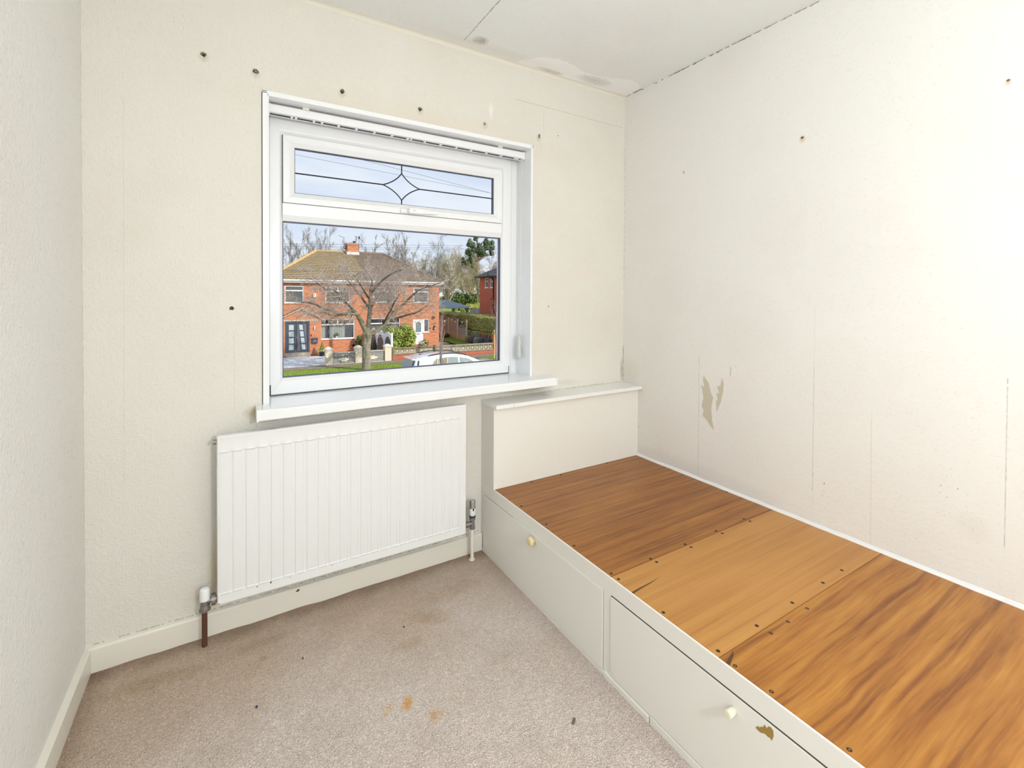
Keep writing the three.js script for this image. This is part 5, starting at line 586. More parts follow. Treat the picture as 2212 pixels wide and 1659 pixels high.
/* ---------- the drive at the side: fence, hedge, boulders ---------- */
{
  const f = thing('board_fence', 'grey arch-topped garden fence panels between concrete posts along the drive', 'fence', [0, 0, 0]), x = 17;
  const posts = [[-39.6, -0.62, -2.3], [-37.75, -0.7, -2.3], [-35.97, -0.83, -2.34], [-34.08, -0.83, -2.45], [-32.32, -0.82, -2.5]]; for (const [z, t, b] of posts) part('post', bx(x - 0.05, b - 0.4, z - 0.05, x + 0.05, t, z + 0.05), M.post, f);
  posts.slice(0, -1).forEach(([z0, , b0], i) => { const z1 = posts[i + 1][0], low = i === 3, edge = low ? -1.55 : -0.98, peak = low ? -1.27 : -0.66, bot = b0 + 0.28; part('gravel_board', bx(x - 0.03, bot - 0.6, z0 + 0.05, x + 0.03, bot, z1 - 0.05), std({ color: lin(0.42, 0.36, 0.24), roughness: 1 }), f);
    const n = low ? 6 : 9; for (let k = 0; k < n; k++) { const y0 = lerp(bot, edge, k / n), y1 = lerp(bot, edge, (k + 1) / n); part('fence_board', ext([[0, y0], [0, y1 + 0.015], [-0.012, y1 + 0.015], [-0.028, y0]], z1 - z0 - 0.1, 0).translate(x + 0.015, 0, z0 + 0.05), M.fence, f); }
    const arch = []; for (let k = 0; k <= 12; k++) { const u = k / 6 - 1; arch.push([lerp(z0 + 0.05, z1 - 0.05, k / 12), lerp(edge, peak, Math.cos(u * Math.PI / 2))]); } part('arch_top', uvm(ext([...arch, [z1 - 0.05, edge - 0.01], [z0 + 0.05, edge - 0.01]].reverse(), 0.03).rotateY(-Math.PI / 2).translate(x + 0.01, 0, 0)), std({ color: lin(0.2, 0.2, 0.18), roughness: 0.9, side: THREE.DoubleSide }), f); });
  const s = thing('string_lights', 'sagging string of white bulb lights hung along the arch-topped fence', 'lights', [0, 0, 0]); const path = [[14.75, -0.82, -33.4], [15.7, -0.98, -34.2], [16.9, -0.9, -35.0], [16.92, -1.0, -33.6], [16.92, -0.95, -32.4]]; part('cord', tube(path, 0.008, 40, 4), M.post, s); for (const [bx0, by0, bz0] of [[15.9, -1.06, -34.35], [16.86, -0.98, -35.0], [16.9, -1.12, -34.4], [16.9, -1.1, -33.0]]) part('bulb', new THREE.SphereGeometry(0.055, 10, 8).scale(1, 1.3, 1).translate(bx0, by0, bz0), M.frame, s);
  // clipped hedge
  const h = thing('hedge', 'long clipped green hedge with bare stems at its foot beside the drive', 'hedge', [0, 0, 0]), q = rng(91), hx0 = 17.35, hx1 = 19.0, hz0 = -41, hz1 = -26.6, top = (z) => -0.53 + 0.06 * Math.sin(z * 1.1) + 0.05 * Math.sin(z * 2.7);
  part('foliage', leaves(q, 26000, (q) => { const z = lerp(hz0, hz1, q()), t = q(), k = q(); if (t < 0.5) return [lerp(hx0, hx1, q()), top(z) + 0.1 * (k - 0.6), z, 0, 1, 0.2]; const y = lerp(z > -33 ? -1.95 : -2.2, top(z), Math.pow(q(), 0.8)); return [hx0 + 0.16 * k + (y < -1.6 ? 0.2 : 0), y, z, -1, 0.25, 0.2]; }, 0.048, (q, x, y, z) => { const k = 0.6 + 0.7 * q(), o = y < -1.55 && q() < 0.5 ? 1.7 : 1; return [0.36 * k * o, 0.37 * k * o, 0.10 * k]; }), M.leaf, h, { kind: 'stuff' }); part('twigs', bx(hx0 + 0.25, -1.75, hz0, hx1, -0.62, hz1), std({ color: lin(0.09, 0.08, 0.035), roughness: 1 }), h); const st = Wood(); for (let i = 0; i < 26; i++) { const z = lerp(-33, hz1, (i + q()) / 26), x = hx0 + 0.15 + 0.2 * q(); addLimb(st, [V3([x, -2.5, z]), V3([x - 0.05, -2.0, z + 0.1 * (q() - 0.5)]), V3([x + 0.1, -1.4, z + 0.3 * (q() - 0.5)])], [0.03, 0.025, 0.015], 5, () => [0.42, 0.33, 0.2]); } part('stems', woodGeo(st), M.bark, h);
  // edging boulders
  const lab = ['mossy long brown edging stone below the hedge, nearest the fence', 'dark angular boulder below the hedge, second from the fence', 'pale-faced slab boulder in the middle of the hedge foot', 'dark leaning boulder below the hedge, second from the street', 'blackish upright boulder at the street end of the hedge foot'];
  [[-31.75, 0.66, 0.40, [0.22, 0.17, 0.08]], [-31.05, 0.5, 0.42, [0.10, 0.095, 0.09]], [-30.2, 0.5, 0.46, [0.24, 0.23, 0.22]], [-29.3, 0.48, 0.44, [0.07, 0.075, 0.085]], [-28.4, 0.5, 0.50, [0.08, 0.09, 0.105]]].forEach(([z, l, hh, c], i) => { const g = new THREE.IcosahedronGeometry(1, 3), a = g.attributes.position; for (let k = 0; k < a.count; k++) { const X = a.getX(k), Y = a.getY(k), Z = a.getZ(k), n = 1 + 0.28 * fbm(X * 1.3 + i * 9, Y * 1.3, Z * 1.3, 3), s = (v) => Math.sign(v) * Math.pow(Math.abs(v), 0.6); a.setXYZ(k, s(X) * n * 0.32, Math.max(-0.9, s(Y) * n) * hh * 0.75, s(Z) * n * l * 0.62); } g.computeVertexNormals(); const o = thing('boulder', lab[i], 'boulder', [16.95, -2.42, z], 0.2 * (i - 2), 'boulders at the hedge foot'); part('stone', vcol(g, (x, y, z2) => { const k = 0.7 + 0.9 * Math.abs(fbm(x * 6, y * 6 + i, z2 * 6, 3)); return c.map((v) => v * k); }), M.tint, o); });
  { const o = thing('bin_bag', 'dark lump of covered garden waste at the foot of the fence', 'bag', [16.6, -2.5, -35.6]); const g = new THREE.IcosahedronGeometry(0.25, 3), a = g.attributes.position; for (let k = 0; k < a.count; k++) { const n = 1 + 0.35 * fbm(a.getX(k) * 7, a.getY(k) * 7, a.getZ(k) * 7, 2); a.setXYZ(k, a.getX(k) * n, Math.max(-0.12, a.getY(k) * n * 0.9), a.getZ(k) * n * 1.2); } g.computeVertexNormals(); part('sack', g.translate(0, 0.1, 0), M.black, o); }
}
/* ---------- gazebo, far fence, neighbour house, park ---------- */
{
  const g = thing('gazebo', 'dark blue-grey garden gazebo with a pyramid canopy behind the houses', 'gazebo', [22.7, -1.9, -50]), e = 1.64, hw = 2.1, ap = 2.42, f = []; for (let s = 0; s < 4; s++) { const a = s * Math.PI / 2 + Math.PI / 4, b = a + Math.PI / 2, r = hw * Math.SQRT2; const P = (t, k, y) => [Math.cos(t) * r * k, y, -Math.sin(t) * r * k]; const lv = [[1, e], [0.55, e + 0.42], [0.3, e + 0.62], [0.02, ap]]; for (let i = 0; i < 3; i++) f.push([P(a, lv[i][0], lv[i][1]), P(b, lv[i][0], lv[i][1]), P(b, lv[i + 1][0], lv[i + 1][1]), P(a, lv[i + 1][0], lv[i + 1][1])]); f.push([P(a, 1, e - 0.16), P(b, 1, e - 0.16), P(b, 1, e), P(a, 1, e)]); }
  part('canopy', quads(f), std({ color: lin(0.075, 0.11, 0.15), roughness: 0.6, side: THREE.DoubleSide }), g); for (let s = 0; s < 4; s++) { const a = s * Math.PI / 2 + Math.PI / 4, r = hw * Math.SQRT2, P = (k, y) => [Math.cos(a) * r * k, y + 0.015, -Math.sin(a) * r * k]; part('canopy_seam', [rod(P(1, e), P(0.55, e + 0.42), 0.025, 5), rod(P(0.55, e + 0.42), P(0.3, e + 0.62), 0.025, 5), rod(P(0.3, e + 0.62), P(0.02, ap), 0.025, 5)], std({ color: lin(0.36, 0.42, 0.48), roughness: 0.6 }), g); part('post', bx(Math.cos(a) * r * 0.96 - 0.05, -0.3, -Math.sin(a) * r * 0.96 - 0.05, Math.cos(a) * r * 0.96 + 0.05, e, -Math.sin(a) * r * 0.96 + 0.05), M.black, g); const c = Math.cos(a) * r * 0.93, z = -Math.sin(a) * r * 0.93; part('side_curtain', lathe([[0.16, 0.4], [0.1, 0.8], [0.2, 1.2], [0.36, e - 0.1]], 10).scale(1, 1, 0.6).translate(c, 0, z), M.anthraciteDark, g); }
  part('bench_seat', [bx(-1.3, 0.35, -1.0, 1.3, 0.5, -0.5), bx(-1.3, 0.5, -1.05, 1.3, 0.95, -0.95)], M.black, g);
  const d = thing('dark_fence', 'dark boarded back fence in front of the gazebo', 'fence', [0, 0, 0]); for (let i = 0; i < 15; i++) part('fence_board', bx(18.6 + i * 0.31, -2.4, -44.03, 18.9 + i * 0.31, -0.62 - 0.01 * i, -44 + 0.02 * (i % 2)), M.cane, d); for (let i = 0; i < 7; i++) part('fence_board', bx(23.27 + i * 0.3, -2.4, -44.03, 23.56 + i * 0.3, -0.30, -44 + 0.02 * (i % 2)), M.cane, d); for (const x of [18.6, 20.9, 23.2]) part('post', bx(x - 0.05, -2.5, -44.1, x + 0.05, -0.5, -44.03), M.cane, d);
}
{
  const h = thing('neighbour_house', 'darker red brick house with a dark hip roof at the far edge of the view', 'house', [0, 0, 0], -Math.PI / 2), z = -21, x0 = -37.72, x1 = -28.4, y1 = 2.92, arch = (a, b, c, d) => { const o = [[a, b], [c, b]]; for (let i = 0; i <= 8; i++) { const t = i / 8 * Math.PI; o.push([(a + c) / 2 + (c - a) / 2 * Math.cos(t), d - 0.1 + 0.1 * Math.sin(t)]); } return o; };   // its side wall faces the gardens
  const ws = [[-36.64, 1.90, -36.02, 2.82], [-35.62, 1.90, -35.02, 2.78]]; part('front_wall', ext(rect(x0, -3.1, x1, y1), 0.22, z - 0.22, ws.map((w) => arch(...w))), M.brickDark, h); part('side_wall', bx(x0, -3.1, z - 8, x0 + 0.22, y1, z - 0.22), M.brickDark, h); part('interior', bx(x0 + 0.22, -3, z - 2, x1, y1, z - 1.9), M.room, h);
  for (const [a, b, c, d] of ws) { const w = new THREE.Group(); w.name = 'window'; h.add(w); const inner = arch(a + 0.06, b + 0.06, c - 0.06, d - 0.05); part('frame', [ext(arch(a, b, c, d), 0.08, z - 0.1, [inner]), bx(a + 0.05, lerp(b, d, 0.62), z - 0.09, c - 0.05, lerp(b, d, 0.69), z), bx(a - 0.05, b - 0.06, z - 0.1, c + 0.05, b, z + 0.06)], M.frame, w); part('pane', ext(inner, 0.01, z - 0.07), M.pane, w); part('blind', bx(a + 0.05, b + 0.3, z - 0.2, c - 0.05, d, z - 0.19), M.frosted, w); }
  const e = 0.38, ry = 5.3, X0 = x0 - e, X1 = x1 + e, Z0 = z + e, Z1 = z - 8 - e, zc = (Z0 + Z1) / 2, f = [], N = 14, A = [X0, y1 + 0.04, Z0], B = [X1, y1 + 0.04, Z0], C = [X1 - 4, ry, zc], Dd = [X0 + 4, ry, zc]; for (let j = 0; j < N; j++) { const P = (p, q2, k, dy) => p.map((v, i) => lerp(v, q2[i], k) + (i === 1 ? dy : 0)); const k0 = j / N, k1 = (j + 1) / N; f.push([P(A, Dd, k0, 0.04), P(B, C, k0, 0.04), P(B, C, k1, 0), P(A, Dd, k1, 0)], [P(A, Dd, k0, 0), P(B, C, k0, 0), P(B, C, k0, 0.04), P(A, Dd, k0, 0.04)]); const E = [X0, y1 + 0.04, Z1]; f.push([P(E, Dd, k0, 0.04), P(A, Dd, k0, 0.04), P(A, Dd, k1, 0), P(E, Dd, k1, 0)]); } part('roof', quads(f), M.slate, h); part('eaves', [bx(X0, y1 - 0.06, Z1, X1, y1 + 0.03, Z0)], M.black, h);
  part('drain_pipe', [tube([[-35.38, 3.3, z + 0.36], [-35.37, 2.95, z + 0.34], [-35.15, 2.82, z + 0.18], [-34.95, 2.65, z + 0.07], [-34.93, 2.0, z + 0.06], [-34.93, -2.9, z + 0.06]], 0.055, 60, 8), rod([-35.4, 0.86, z + 0.07], [-34.93, 0.8, z + 0.07], 0.05)], M.black, h);
}
{
  const b = thing('park_bench', 'dark bench standing on the park lawn', 'bench', [27.8, -0.95, -56]); part('seat', bx(-0.6, 0.4, -0.2, 0.6, 0.46, 0.2), M.black, b); part('backrest', [bx(-0.6, 0.55, -0.25, 0.6, 0.66, -0.2), bx(-0.6, 0.74, -0.26, 0.6, 0.85, -0.21)], M.black, b); for (const x of [-0.5, 0.5]) part('leg', bx(x - 0.04, -0.2, -0.25, x + 0.04, 0.85, 0.2), M.black, b);
  const p = struct('path_1'); p.userData.label = 'pale path crossing the park lawn'; part('gravel', bx(10, -0.52, -61.2, 60, -0.29, -59.6), M.concrete, p);
  leafy('golden_shrub', 'yellow-green shrub in front of the park lawn', 'shrub', [27.9, -1.4, -52], [[-0.9, 0.8, 0, 0.8, 0.7, 0.7], [0.2, 0.9, 0, 0.9, 0.7, 0.7], [1.2, 0.6, 0, 0.7, 0.6, 0.6], [-1.6, 0.5, 0, 0.6, 0.5, 0.5]], 2200, 0.12, greens(0.42, 0.44, 0.08), 92);
  leafy('laurel', 'dark green laurel mass under the big pale tree', 'shrub', [31.2, -0.4, -64], [[-2, 0.8, 0, 1.2, 0.9, 0.8], [-0.5, 1.0, 0, 1.2, 1.0, 0.8], [1.2, 0.9, 0, 1.3, 0.9, 0.8], [2.8, 0.8, 0, 1.0, 0.9, 0.8]], 2600, 0.2, greens(0.09, 0.15, 0.03), 93);
  leafy('laurel', 'shadowy evergreen shrub glimpsed between gazebo and brick wall', 'shrub', [24.6, -0.5, -62], [[-1, 1.6, 0, 1.3, 1.6, 1], [0.8, 1.2, 0, 1.1, 1.2, 0.9], [-2.5, 1.4, 0, 1.3, 1.4, 1]], 2200, 0.2, greens(0.10, 0.13, 0.045), 94);
}
/* ---------- the street tree ---------- */
{
  const t = thing('street_tree', 'spreading leafless cherry tree with a stout mossy trunk on the grass verge', 'tree', [6.82, -3.0, -24.1]), q = rng(95), O = V3([6.82, -3.0, -24.1]), tr = Wood(), br = Wood();
  const bark = (p, n, r) => { const k = 0.75 + 0.9 * Math.abs(fbm(p.x * 9, p.y * 5, p.z * 9, 3)); if (r > 0.07) { const m = smooth(1.4, 2.0, p.y) * smooth(2.9, 2.1, p.y) * clamp(0.1 + 1.6 * fbm(p.x * 4 + n.x, p.y * 3, n.z, 2)) + 0.6 * smooth(0.25, 0.0, p.y); return [lerp(0.36 * k, 0.20, m), lerp(0.31 * k, 0.17, m), lerp(0.24 * k, 0.04, m)]; } if (r > 0.025) return [0.135 * k, 0.11 * k, 0.085 * k]; return [0.64 * k, 0.52 * k, 0.46 * k]; };
  const limb = (w, P, r0, r1, sides = 10) => { const c = new THREE.CatmullRomCurve3(P.map((a) => V3(a).sub(O))), n = 6 * (P.length - 1), pts = c.getPoints(n), rad = pts.map((_, i) => lerp(r0, r1, i / n) * (1 + 0.06 * (q() - 0.5))), dirs = pts.map((_, i) => c.getTangent(i / n)); addLimb(w, pts, rad, sides, bark); return { pts, rad, dirs, len: c.getLength() }; };
  const tk = []; const tp = [[6.80, -3.1, -24.1], [6.81, -2.8, -24.1], [6.82, -2.3, -24.1], [6.83, -1.7, -24.1], [6.86, -1.25, -24.1], [6.88, -0.85, -24.1]], c = new THREE.CatmullRomCurve3(tp.map((a) => V3(a).sub(O))), pts = c.getPoints(24); addLimb(tr, c.getPoints(90), c.getPoints(90).map((p, i) => (0.225 + 0.08 * smooth(0.22, -0.1, p.y) + 0.045 * smooth(1.6, 2.05, p.y)) * Math.sqrt(Math.max(0, 1 - Math.pow(smooth(2.0, 2.16, p.y), 2)))), 40, bark);
  const tg = woodGeo(tr), ta = tg.attributes.position, tn = tg.attributes.normal, tc = tg.attributes.color; for (let i = 0; i < ta.count; i++) { const y = ta.getY(i), a = Math.atan2(tn.getZ(i), tn.getX(i)), d = fbm(Math.cos(a) * 5, y * 2.2, Math.sin(a) * 5, 4), e = 0.03 * d + 0.02 * perlin.noise(Math.cos(a) * 1.3, y * 0.9, Math.sin(a) * 1.3 + 5), k = clamp(1 + 1.3 * d, 0.45, 1.6); ta.setXYZ(i, ta.getX(i) + tn.getX(i) * e, y, ta.getZ(i) + tn.getZ(i) * e); tc.setXYZ(i, tc.getX(i) * k, tc.getY(i) * k, tc.getZ(i) * k); } tg.computeVertexNormals(); part('trunk', tg, M.bark, t);
  const L = [
    [[[6.85, -0.98, -24.1], [6.5, -0.24, -24.05], [6.19, 0.17, -23.9], [5.44, 0.18, -23.6], [4.59, 0.42, -23.4], [3.86, 0.76, -23.3], [2.96, 0.8, -23.3]], 0.15, 0.018], [[[6.5, -0.24, -24.05], [6.15, 0.4, -24.4], [5.5, 1.0, -24.9], [4.6, 1.7, -25.3], [4.0, 2.3, -25.5]], 0.09, 0.014], [[[6.19, 0.17, -23.9], [5.6, 0.75, -23.2], [5.0, 1.3, -22.6], [4.3, 1.7, -22.2]], 0.075, 0.014],
    [[[6.88, -0.9, -24.1], [7.0, -0.05, -24.15], [7.04, 0.62, -24.2], [7.07, 1.39, -24.2], [7.16, 1.98, -24.2], [6.84, 2.6, -24.2]], 0.15, 0.014], [[[7.06, 1.2, -24.2], [7.48, 1.80, -24.0], [8.08, 2.35, -23.8], [8.63, 2.61, -23.7], [9.19, 2.81, -23.6]], 0.075, 0.014], [[[7.03, 0.4, -24.2], [6.7, 1.1, -24.9], [6.3, 1.8, -25.5], [5.9, 2.4, -26]], 0.075, 0.012], [[[7.05, 0.9, -24.2], [6.5, 1.5, -23.5], [6.0, 2.1, -23], [5.5, 2.6, -22.7]], 0.06, 0.012],
    [[[6.93, -1.05, -24.05], [7.43, -0.80, -24.0], [7.96, -0.28, -23.9], [8.26, 0.13, -23.8], [8.82, 0.67, -23.7], [9.70, 1.47, -23.6], [10.55, 1.79, -23.5], [11.56, 2.13, -23.4]], 0.135, 0.014], [[[7.96, -0.28, -23.9], [8.94, 0.06, -23.4], [9.51, 0.24, -23.2], [9.86, 0.54, -23.0], [10.3, 0.7, -22.9]], 0.07, 0.014], [[[8.26, 0.13, -23.8], [8.2, 0.8, -24.6], [8.5, 1.5, -25.2], [9.1, 2.1, -25.8]], 0.07, 0.012], [[[7.7, -0.5, -23.95], [7.9, 0.3, -23.2], [8.1, 1.1, -22.5], [8.6, 1.8, -22]], 0.06, 0.012],
    [[[6.1, 0.2, -23.9], [5.85, -0.1, -23.7], [5.55, -0.36, -23.5], [5.35, -0.4, -23.45]], 0.04, 0.02], [[[5.44, 0.18, -23.6], [4.9, 0.1, -23.1], [4.2, 0.35, -22.8], [3.5, 0.3, -22.6]], 0.05, 0.012], [[[7.0, 0, -24.1], [7.4, 0.7, -24.9], [8.0, 1.3, -25.6], [8.4, 2.2, -26.1]], 0.07, 0.012]];
  L.forEach(([P, r0, r1], i) => { const l = limb(br, P, r0, r1), o = { wander: 0.34, lift: -0.01, kids: [6, 6, i === 11 ? 3 : Math.round(5 + l.len * 4.6)], spread: 1.0, shrink: 0.66, from: 0.16, thin: 0.0078, col: bark }; sprout(br, q, l.pts, l.dirs, l.rad.map((r) => Math.min(r, 0.035)), i === 11 ? 0.8 : 1.75, 3, o); }); part('branches', woodGeo(br), M.bark, t);
}
/* ---------- bare trees beyond the roofs ---------- */
{
  const grey = (p, n, r) => { const k = 0.8 + 0.4 * ((p.x * 7.3 + p.y * 3.1) % 1); return r > 0.05 ? [0.20 * k, 0.17 * k, 0.14 * k] : [0.33 * k, 0.28 * k, 0.25 * k]; }, pale = (p, n, r) => { const k = 0.85 + 0.4 * Math.abs((p.x * 5.3 + p.y * 3.7) % 1); return r > 0.06 ? [0.50 * k, 0.43 * k, 0.27 * k] : [0.50 * k, 0.43 * k, 0.29 * k]; }, pink = (p) => [0.50, 0.37, 0.31];
  const up = { col: grey, lift: 0.07, spread: 0.5, reach: 0.22, shrink: 0.74, from: 0.18, kids: [6, 7, 13], thin: 0.0095, stems: 4, fan: 0.42, wander: 0.42 };
  bareTree('thin bare tree at the frame edge past the tan hip tiles', [3.5, -0.6, -52], 8.4, 0.1, 201, up); bareTree('tall bare tree just past the tan hip of the roof', [6.2, -0.6, -55], 9.0, 0.11, 202, up); bareTree('bare tree rising above the start of the tan ridge', [8.2, -0.6, -56], 8.8, 0.1, 203, up); bareTree('tallest bare tree over the tan ridge tiles', [10.2, -0.6, -57], 9.9, 0.12, 204, { ...up, fan: 0.55 }); bareTree('low bushy bare tree close behind the aerial', [12.0, -0.6, -54], 7.6, 0.09, 205, { ...up, spread: 0.8, fan: 0.6 }); bareTree('bare tree directly behind the dark aerial', [13.8, -0.6, -55], 8.5, 0.1, 206, up); bareTree('short bare tree low behind the tan hip tiles', [4.9, -0.6, -53], 7.4, 0.09, 211, up);
  bareTree('wide twiggy bare tree over the brown ridge', [18.2, -0.6, -57], 9.0, 0.09, 207, { ...up, stems: 6, fan: 0.6 }); bareTree('dense bare tree above the brown hip tiles', [21.0, -0.6, -59], 9.4, 0.1, 208, { ...up, stems: 7, fan: 0.5 }); bareTree('low bare tree at the foot of the brown hip', [23.2, -0.6, -60], 6.6, 0.09, 209, { ...up, stems: 4, fan: 0.6 });
  bareTree('tall open-crowned bare tree between house and conifer', [29.2, -0.4, -70], 11.0, 0.22, 210, { col: grey, lift: 0.03, spread: 0.75, reach: 0.30, kids: [6, 7, 16], shrink: 0.7, from: 0.3, thin: 0.011, stems: 3, fan: 0.5, wander: 0.3 });
  const p1 = { col: pale, lift: 0.015, spread: 0.9, reach: 0.32, kids: [7, 8, 17], stems: 6, fan: 1.0, thin: 0.0115, from: 0.22, shrink: 0.7 };
  bareTree('big pale bare tree with many stems beside the gazebo', [28.0, -0.4, -62], 8.0, 0.22, 212, p1); bareTree('pale straw-coloured bare tree next to the dark roofed house', [33.0, -0.4, -66], 8.6, 0.18, 213, { ...p1, stems: 5 }); bareTree('straw-coloured bare thicket above the gazebo', [25.4, -0.4, -68], 7.0, 0.14, 214, { ...p1, col: (p, n, r) => [0.40, 0.35, 0.21], stems: 5 }); bareTree('ochre bare thicket behind the big pale tree', [30.6, -0.4, -72], 8.4, 0.16, 217, { ...p1, col: () => [0.46, 0.38, 0.22], stems: 6 }); bareTree('ochre bare thicket below the conifer', [36.5, -0.4, -70], 9.0, 0.16, 218, { ...p1, col: () => [0.50, 0.38, 0.22], stems: 6 });
  bareTree('low pale bare tree in front of the conifer trunk', [31.2, -0.6, -57], 6.6, 0.14, 219, { ...p1, col: () => [0.50, 0.42, 0.27], stems: 6 });
  bareTree('pinkish bare tree over the dark hip roof', [24.0, -2.7, -40.6], 8.0, 0.16, 215, { col: pink, lift: 0.0, spread: 1.0, reach: 0.36, kids: [6, 7, 16], thin: 0.013, from: 0.45, stems: 2, fan: 0.3 });
  // dark conifer
  const t = thing('conifer', 'tall dark green conifer behind the dark roofed house', 'tree', [33.2, -0.4, -62]), q = rng(216), bl = []; for (const [x, y, rx, ry] of [[-1.2, 9.6, 0.6, 0.8], [-1.3, 8.2, 0.75, 0.8], [-1.0, 7.0, 0.75, 0.7], [-2.3, 6.8, 0.4, 0.6], [0.6, 9.0, 0.6, 0.9], [0.9, 8.0, 0.8, 0.5], [-0.6, 6.0, 0.5, 0.6], [2.2, 9.4, 0.55, 0.7], [2.6, 8.3, 0.35, 0.5], [-0.3, 10.4, 0.4, 0.5], [-1.9, 6.2, 0.35, 0.4], [1.4, 10.0, 0.5, 0.6], [-1.2, 9.0, 0.7, 0.9], [-1.2, 7.6, 0.8, 0.8], [0.2, 8.4, 0.6, 0.6], [-0.7, 6.4, 0.6, 0.6], [-1.7, 6.5, 0.5, 0.6], [1.8, 8.9, 0.6, 0.7]]) for (let k = 0; k < 5; k++) bl.push([x + (q() - 0.5) * 1.3 * rx, y + (q() - 0.5) * 1.3 * ry, (q() - 0.5) * rx, rx * (0.45 + 0.35 * q()), ry * (0.35 + 0.35 * q()), rx * 0.6]);
  part('foliage', leaves(q, 14000, onBall(bl), 0.12, greens(0.085, 0.14, 0.055, 1.0)), M.leaf, t, { kind: 'stuff' }); const w = Wood(); addLimb(w, [V3([0, -0.2, 0]), V3([0, 5, 0]), V3([-0.2, 10.2, 0])], [0.16, 0.12, 0.04], 8, () => [0.26, 0.20, 0.13]); for (const [x, y] of bl) addLimb(w, [V3([0, y - 1.2, 0]), V3([x * 0.5, y - 0.5, 0]), V3([x, y, 0])], [0.08, 0.05, 0.03], 5, () => [0.14, 0.10, 0.07]); part('trunk', woodGeo(w), M.bark, t);
}
/* ---------- young trees with stakes ---------- */
{
  const twig = (p, n, r) => r > 0.02 ? [0.30, 0.22, 0.19] : [0.42, 0.30, 0.27];
  const sap = (label, x, z, h, seed, lean, tips, spread) => { const t = thing('sapling', label, 'tree', [x, GY, z]), q = rng(seed), tr = Wood(), br = Wood(), pts = [], rad = [], dirs = []; for (let i = 0; i <= 10; i++) { pts.push(new THREE.Vector3(lean * Math.sin(i * 0.7) * 0.05, h * i / 10, 0.03 * Math.sin(i))); rad.push(lerp(0.045, 0.012, i / 10)); dirs.push(new THREE.Vector3(0, 1, 0)); } addLimb(tr, pts, rad, 6, twig); sprout(br, q, pts, dirs, rad, tips, 2, { wander: 0.25, lift: 0.12, kids: [5, 26], spread, shrink: 0.6, from: 0.3, thin: 0.0075, col: twig }); part('trunk', woodGeo(tr), M.bark, t); part('branches', woodGeo(br), M.bark, t); return t; };
  const s1 = sap('thin leafless sapling between two stakes in front of the white car', 6.70, -13.0, 3.7, 221, 0.5, 0.75, 0.45); 
  const guard = []; for (let i = 0; i < 7; i++) { const a = i / 7 * 6.283; guard.push(rod([0.11 * Math.cos(a), 0.05, 0.11 * Math.sin(a)], [0.11 * Math.cos(a), 1.75, 0.11 * Math.sin(a)], 0.004, 4)); } for (let j = 0; j < 22; j++) guard.push(new THREE.TorusGeometry(0.11, 0.0035, 4, 14).rotateX(Math.PI / 2).translate(0, 0.05 + j * 0.08, 0)); part('wire_guard', guard, M.steel, s1, { kind: 'stuff' });
  for (const [x, l] of [[6.50, 'wooden stake on the tail side of the sapling by the car'], [6.87, 'wooden stake on the bonnet side of the sapling by the car']]) { const k = thing('tree_stake', l, 'stake', [x, GY, -12.95]); part('shaft', [cyl(0.038, 0.036, 2.02, 0, 1.0, 0, 12)], M.timber, k); }
  const s2 = sap('spreading young bare tree with a pale stake at the window edge', 15.42, -24.55, 3.4, 222, 1, 1.35, 0.75); const k = thing('tree_stake', 'tall pale stake beside the young tree at the window edge', 'stake', [15.24, GY, -24.5]); part('shaft', cyl(0.05, 0.048, 1.95, 0, 0.95, 0, 12), M.timber, k); part('tie', new THREE.TorusGeometry(0.06, 0.015, 6, 14).rotateX(Math.PI / 2).translate(0, 1.7, 0), M.black, k);
}
/* ---------- overhead lines ---------- */
{
  const line = (label, a, b, r = 0.0065, sag = 0.0) => { const o = thing('overhead_wire', label, 'wire', [0, 0, 0]); part('cable', tube([a, a.map((v, i) => lerp(v, b[i], 0.33) - (i === 1 ? sag * 0.9 : 0)), a.map((v, i) => lerp(v, b[i], 0.67) - (i === 1 ? sag * 0.9 : 0)), b], r, 40, 5), M.wire, o); return o; };
  const run = (x, p, q2) => lerp(p[1], q2[1], (x - p[0]) / (q2[0] - p[0])); const A = (p, q2, x0, x1, z) => [[x0, run(x0, p, q2), z], [x1, run(x1, p, q2), z]];
  line('upper horizontal overhead wire crossing the chimney', ...A([2.4, 3.57], [14.17, 4.16], -12, 15, -22)); line('middle horizontal overhead wire crossing the chimney', ...A([2.4, 3.46], [14.17, 4.02], -12, 15, -22.1)); line('lowest of the horizontal overhead wires behind the chimney', ...A([2.4, 3.35], [14.17, 3.95], -12, 15, -22.2)); line('low overhead wire crossing the roof tiles', ...A([2.42, 2.33], [10.62, 2.43], -12, 15, -22));
  line('upper phone wire dipping across the leaded top light', ...A([5.92, 8.09], [13.55, 7.26], -12, 14.95, -22), 0.009); line('lower phone wire dipping across the leaded top light', ...A([2.94, 7.81], [13.55, 7.23], -12, 14.95, -21.9), 0.008);
  const p = thing('telegraph_pole', 'wooden telegraph pole hidden by the window frame edge', 'pole', [15.0, -3.1, -22]); part('shaft', cyl(0.13, 0.09, 10.5, 0, 5.25, 0, 12), std({ color: lin(0.2, 0.14, 0.09), roughness: 0.9 }), p); part('cross_arm', bx(-0.05, 10.2, -0.5, 0.05, 10.32, 0.5), M.slate, p);
}
